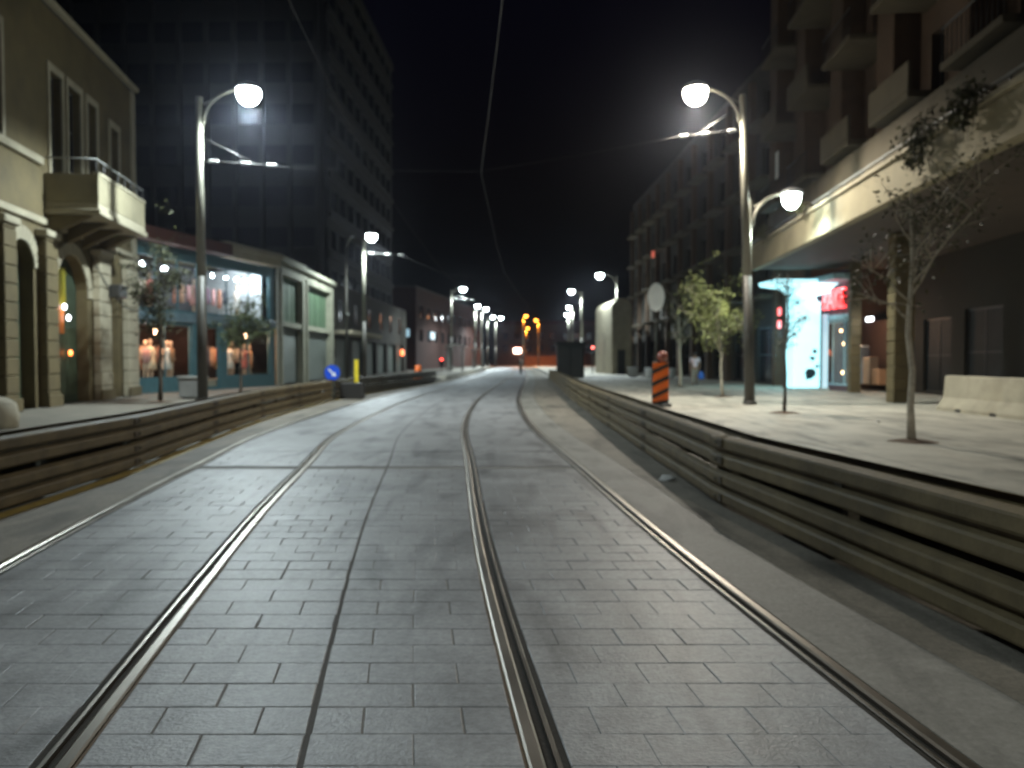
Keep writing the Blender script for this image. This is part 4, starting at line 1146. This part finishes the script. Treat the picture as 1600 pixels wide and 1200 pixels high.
# blue keep-right sign
bs = tag(empty('traffic_sign', (-6.9, 30.6, 0.0)), 'round blue traffic sign with white arrow at guardrail end', 'sign')
d_ = MB(); d_.tube([(0, 0, 0), (0, 0, 1.3)], 0.03, 8); d_.build('post', GREYM, bs)
d_ = MB(); d_.tube([(0, -0.05, 1.0), (0, -0.035, 1.0)], 0.3, 24, False); d_.build('disc', BLUES, bs)
ar = MB(); c_, s_ = math.cos(R(-45)), math.sin(R(-45))
def rot(p): return (p[0] * c_ - p[1] * s_, p[0] * s_ + p[1] * c_ + 1.0)
ar.prism([rot(p) for p in ((-0.2, -0.03), (0.06, -0.03), (0.06, 0.03), (-0.2, 0.03))], -0.058, -0.051)
ar.prism([rot(p) for p in ((0.06, -0.1), (0.21, 0.0), (0.06, 0.1))], -0.058, -0.051)
ar.build('arrow', WHITEP, bs)
part(bs, 'block', BLACKP, (-0.3, 1.2, -0.2, 0.3, 0.0, 0.62), bev=0.05)
yp = tag(empty('marker_post', (-6.35, 32.5, 0.0)), 'short yellow marker post right of the blue sign', 'post')
q = MB(); q.bbox(-0.08, 0.08, -0.05, 0.05, 0.05, 1.5, 0.02); q.build('post', YELLOWP, yp)
q = MB(); q.lathe([(0.2, 0), (0.18, 0.06), (0.1, 0.1)], 10); q.build('foot', BLACKP, yp)
ob = tag(empty('warning_drum', (-6.3, 53.5, 0.0)), 'orange drum near the far left guardrail end', 'drum')
q = MB(); q.lathe([(0.32, 0.0), (0.3, 0.1), (0.27, 0.12), (0.26, 0.45), (0.24, 0.47), (0.23, 0.8), (0.21, 0.82), (0.2, 1.1), (0.05, 1.14)], 14); q.build('body', ORANGE, ob)
q = MB(); q.tube([(0, 0, 0.5), (0, 0, 0.72)], 0.245, 14); q.build('band', BLACKP, ob)

# pale sign panel on a post
sp = tag(empty('sign_panel', (7.2, 40.0, 0.12)), 'pale elongated sign panel on slim dark post, right pavement', 'sign')
q = MB(); q.tube([(0, 0, 0), (0, 0, 5.2)], 0.06, 8); q.build('post', POLED, sp)
q = MB(); q.prism([(0.0 + 0.42 * math.cos(2 * math.pi * k / 16), 4.5 + 0.72 * math.sin(2 * math.pi * k / 16)) for k in range(16)], -0.1, -0.06); q.build('panel', WHITEP, sp)
ysn = tag(empty('hanging_sign', (12.1, 46.0, 4.0)), 'small yellow lit sign behind the leafy tree', 'sign')
q = MB(); q.prism([(-0.3, 0.0), (0.3, -0.1), (0.42, 0.5), (0.05, 1.05), (-0.28, 0.6)], -0.06, 0.06); q.build('panel', emit('yellow_sign', (0.85, 0.85, 0.03), 0.6), ysn)
q = MB(); q.tube([(0.1, 0, 0.8), (1.7, 0, 0.8)], 0.03, 6); q.build('bracket', GREYM, ysn)

# dark kiosk
kk = tag(empty('kiosk', (4.55, 62.0, 0.12)), 'dark box-like kiosk behind the far right guardrail', 'kiosk')
part(kk, 'body', CABM, (-1.05, 1.0, -0.9, 0.9, 0.0, 2.55), bev=0.04)
part(kk, 'roof', CABM, (-1.2, 1.15, -1.05, 1.05, 2.551, 2.75), bev=0.04)
part(kk, 'door', FRAMED, (-0.9, -0.1, -0.94, -0.901, 0.05, 2.2), bev=0.01)
part(kk, 'door', FRAMED, (0.05, 0.85, -0.94, -0.901, 0.05, 2.2), bev=0.01)

# three pale planters by the pavilion
for k, lb in enumerate(('leftmost of three pale round planters by the pavilion', 'middle of three pale round planters by the pavilion', 'rightmost of three pale round planters by the pavilion')):
    pt = tag(empty('planter', (9.7 + k * 0.95 - k * 0.1, 64.0 - k * 3.2, 0.12)), lb, 'planter', 'pale round planters')
    q = MB(); q.lathe([(0.28, 0), (0.38, 0.1), (0.42, 0.5), (0.45, 0.75), (0.4, 0.78), (0.38, 0.7)], 14); q.build('pot', WHITEP, pt)
    q = MB(); q.lathe([(0.37, 0.69), (0.2, 0.74), (0.02, 0.76)], 12); q.build('soil', SOIL, pt)

# litter bin and bench on left pavement
bn = tag(empty('litter_bin', (-11.3, 28.2, 0.12)), 'grey boxy litter bin left of the nearest left lamp', 'bin')
part(bn, 'body', GREYM, (-0.4, 0.4, -0.3, 0.3, 0.05, 0.72), bev=0.03); part(bn, 'lid', INSUL, (-0.44, 0.44, -0.34, 0.34, 0.721, 0.8), bev=0.02); part(bn, 'foot', BLACKP, (-0.3, 0.3, -0.2, 0.2, 0, 0.05))
# litter in the gutter
def litter(x, y, z, s, label, m=WHITEP):
    rnd = random.Random(int(x * 100)); q = MB(); n = 7
    q.rings([[(math.cos(2 * math.pi * k / n) * s * rr * rnd.uniform(0.6, 1.2), math.sin(2 * math.pi * k / n) * s * 0.6 * rr * rnd.uniform(0.6, 1.2), h) for k in range(n)] for h, rr in ((0.0, 1.0), (s * 0.3, 0.95), (s * 0.55, 0.5))])
    o = q.build('litter', m, loc=(x, y, z)); return tag(o, label, 'litter', 'scraps of litter')
litter(1.93, 9.9, 0.0, 0.11, 'crumpled white scrap in the gutter by the right guardrail')
litter(8.1, 17.6, 0.12, 0.06, 'tiny white scrap on the right pavement')

# tram shelters
def shelter(x, y, label):
    root = tag(empty('tram_shelter', (x, y, 0.30)), label, 'shelter', 'tram shelters on the platform')
    q = MB(); n = 8
    prof = [(-1.1 + 2.2 * k / n, 2.6 + 0.28 * math.sin(math.pi * k / n)) for k in range(n + 1)]
    q.rings([[(a, -2, z) for a, z in prof] + [(a, -2, z - 0.1) for a, z in reversed(prof)], [(a, 2, z) for a, z in prof] + [(a, 2, z - 0.1) for a, z in reversed(prof)]])
    q.build('canopy', INSUL, root)
    for yy in (-1.6, 1.6):
        q = MB(); q.tube([(-0.8, yy, 0), (-0.8, yy, 2.62)], 0.06, 8); q.build('post', GREYM, root)
        q = MB(); q.tube([(0.7, yy, 0), (0.7, yy, 2.62)], 0.06, 8); q.build('post', GREYM, root)
    part(root, 'back_panel', SHUT, (-0.86, -0.82, -1.5, 1.5, 0.3, 2.3)); part(root, 'bench', GREYM, (-0.7, -0.25, -1.3, 1.3, 0.42, 0.5), (-0.6, -0.5, -1.0, -0.9, 0, 0.42), (-0.6, -0.5, 0.9, 1.0, 0, 0.42))
shelter(-5.9, 84, 'nearer tram shelter with curved canopy, left platform')
shelter(-5.0, 118, 'farther tram shelter with curved canopy, left platform')

# signals
def signal(x, y, h, label, col, key, z0=0.12):
    root = tag(empty('traffic_signal', (x, y, z0)), label, 'traffic signal')
    q = MB(); q.tube([(0, 0, 0), (0, 0, h)], 0.05, 8); q.build('post', POLED, root)
    part(root, 'housing', BLACKP, (-0.18, 0.18, -0.1, 0.12, h - 0.75, h + 0.2), bev=0.03)
    q = MB(); q.tube([(0, -0.16, h), (0, -0.1, h)], 0.13, 14, False); q.build('red_lens', emit(key, col, 7), root)
    q = MB(); q.tube([(0, -0.13, h - 0.42), (0, -0.1, h - 0.42)], 0.11, 14, False); q.build('dark_lens', GLASSD, root)
signal(8.1, 80, 2.6, 'red traffic signal right of the far dark kiosk', (1, 0.06, 0.03), 'red_signal')
signal(-7.4, 84, 1.4, 'low red signal left of the tram shelter', (1, 0.07, 0.05), 'red_signal2')

# ------------------------------------------------------------------ people
def skin_obj(name, verts, edges, rad, m, parent, sub=2):
    me = bpy.data.meshes.new(name); me.from_pydata(verts, edges, []); me.update()
    o = bpy.data.objects.new(name, me); COL.objects.link(o); o.parent = parent
    md = o.modifiers.new('skin', 'SKIN'); md.use_smooth_shade = True
    for i, r_ in enumerate(rad):
        sv = me.skin_vertices[0].data[i]
        sv.radius = (r_, r_) if not isinstance(r_, tuple) else r_
        sv.use_root = (i == 0)
    o.modifiers.new('sub', 'SUBSURF').levels = sub; o.modifiers['sub'].render_levels = sub
    me.materials.append(m)
    return o
def person(x, y, z, rz, label, shirt, trousers, hair, stride=0.2, h=1.74):
    root = tag(empty('person', (x, y, z), rz), label, 'person', 'pedestrians')
    k = h / 1.74; root.scale = (k, k, k)
    skin = mat('skin_tone', (0.36, 0.22, 0.15), 0.6)
    V = [(0, 0, 0.95), (0, 0, 1.12), (0, 0, 1.3), (0, 0, 1.42), (0, 0, 1.5), (0, -0.01, 1.58), (0, -0.015, 1.68)]
    Rd = [0.15, 0.135, 0.155, 0.12, 0.055, 0.085, 0.085]
    Ed = [(i, i + 1) for i in range(6)]
    for s, st in ((-1, stride), (1, -stride)):
        b = len(V)
        V += [(s * 0.09, 0, 0.88), (s * 0.1, -st * 0.5 - 0.03, 0.48), (s * 0.1, -st * 0.9 + 0.03, 0.09), (s * 0.11, -st * 0.9 - 0.13, 0.04)]
        Rd += [0.095, 0.065, 0.045, 0.035]; Ed += [(0, b), (b, b + 1), (b + 1, b + 2), (b + 2, b + 3)]
        b = len(V)
        V += [(s * 0.19, 0, 1.4), (s * 0.25, st * 0.4, 1.13), (s * 0.25, st * 0.4 - 0.12, 0.88), (s * 0.25, st * 0.4 - 0.16, 0.78)]
        Rd += [0.06, 0.045, 0.035, 0.03]; Ed += [(3, b), (b, b + 1), (b + 1, b + 2), (b + 2, b + 3)]
    skin_obj('body', V, Ed, Rd, skin, root)
    # shirt
    SV = [(0, 0, 0.9), (0, 0, 1.12), (0, 0, 1.3), (0, 0, 1.42), (0, 0, 1.47)]; SR = [0.175, 0.155, 0.175, 0.14, 0.09]; SE = [(i, i + 1) for i in range(4)]
    for s, st in ((-1, stride), (1, -stride)):
        b = len(SV); SV += [(s * 0.19, 0, 1.4), (s * 0.24, st * 0.3, 1.2)]; SR += [0.08, 0.065]; SE += [(3, b), (b, b + 1)]
    skin_obj('shirt', SV, SE, SR, shirt, root)
    TV = [(0, 0, 0.96)]; TR = [0.165]; TE = []
    for s, st in ((-1, stride), (1, -stride)):
        b = len(TV); TV += [(s * 0.09, 0, 0.86), (s * 0.1, -st * 0.5 - 0.03, 0.48), (s * 0.1, -st * 0.9 + 0.03, 0.1)]; TR += [0.11, 0.085, 0.065]; TE += [(0, b), (b, b + 1), (b + 1, b + 2)]
    skin_obj('trousers', TV, TE, TR, trousers, root)
    hm = MB(); hm.lathe([(0.02, 0.115), (0.07, 0.1), (0.1, 0.05), (0.104, -0.02), (0.085, -0.09)], 12, (0, 0.02, 1.68)); hm.build('hair', hair, root)
    for s in (-1, 1):
        sh = MB(); st = stride * -s; 
        cx, cy = s * 0.1, -(-s * -1 * 0 + (stride if s < 0 else -stride)) * 0.9
        sh.bbox(cx - 0.05, cx + 0.05, cy - 0.18, cy + 0.09, 0.0, 0.08, 0.02); sh.build('shoe', BLACKP, root)
        hd = MB()
        b0 = Vector((s * 0.25, (stride if s < 0 else -stride) * 0.4 - 0.16, 0.76))
        hd.lathe([(0.01, 0.03), (0.035, 0.0), (0.04, -0.06), (0.025, -0.09)], 8, b0, sx=0.5)
        for q in range(4):
            f0 = b0 + Vector((0, -0.03 + 0.02 * q, -0.07)); hd.tube([f0, f0 + Vector((-0.008 * s, 0.0, -0.04)), f0 + Vector((-0.025 * s, 0, -0.065 + 0.004 * abs(q - 1.5)))], [0.01, 0.009, 0.006], 6)
        f0 = b0 + Vector((0, -0.035, -0.02)); hd.tube([f0, f0 + Vector((-0.01 * s, -0.03, -0.03)), f0 + Vector((-0.015 * s, -0.03, -0.06))], [0.011, 0.01, 0.007], 6)
        hd.build('hand', skin, root)
    fc = MB(); fc.lathe([(0.004, 0.03), (0.013, 0.0), (0.004, -0.02)], 6, (0, -0.11, 1.63)); fc.build('nose', skin, root)
    return root
person(10.1, 44.0, 0.12, R(170), 'person in pale pinkish shirt and beige trousers walking on right pavement',
       mat('pink_white_shirt', (0.8, 0.66, 0.7), 0.9), mat('beige_trousers', (0.3, 0.27, 0.22), 0.9), mat('dark_hair', (0.03, 0.02, 0.018), 0.6), h=1.78)
bgm = MB(); bgm.rings([[(math.cos(2 * math.pi * k / 10) * a, math.sin(2 * math.pi * k / 10) * a * 0.5, z) for k in range(10)] for a, z in ((0.08, 0.0), (0.16, 0.06), (0.17, 0.22), (0.1, 0.36), (0.03, 0.46))])
tag(bgm.build('shopping_bag', mat('blue_bag', (0.03, 0.14, 0.55), 0.5), loc=(10.42, 43.9, 0.42)), 'blue plastic bag carried by the person in pink shirt', 'bag')
person(0.9, 82.0, 0.0, R(20), 'dark clad pedestrian standing between the tracks far away', BLACKP, BLACKP, mat('dark_hair', (0.03, 0.02, 0.018), 0.6), stride=0.12, h=1.7)


# ------------------------------------------------------------------ thin scattering volume added to give the lamps halos
hz_ = MB(); hz_.box(-60, 60, -12, 232, -1.2, 36)
hm_ = bpy.data.materials.new('lamp_halo_volume'); hm_.use_nodes = True
hn = hm_.node_tree; hn.nodes.remove(hn.nodes['Principled BSDF'])
pv_ = hn.nodes.new('ShaderNodeVolumePrincipled')
pv_.inputs['Color'].default_value = (0.78, 0.82, 1.0, 1); pv_.inputs['Density'].default_value = 0.0005; pv_.inputs['Anisotropy'].default_value = 0.9
hn.links.new(pv_.outputs[0], hn.nodes['Material Output'].inputs['Volume'])
tag(hz_.build('halo_haze', hm_), kind='stuff')
S.cycles.volume_bounces = 0
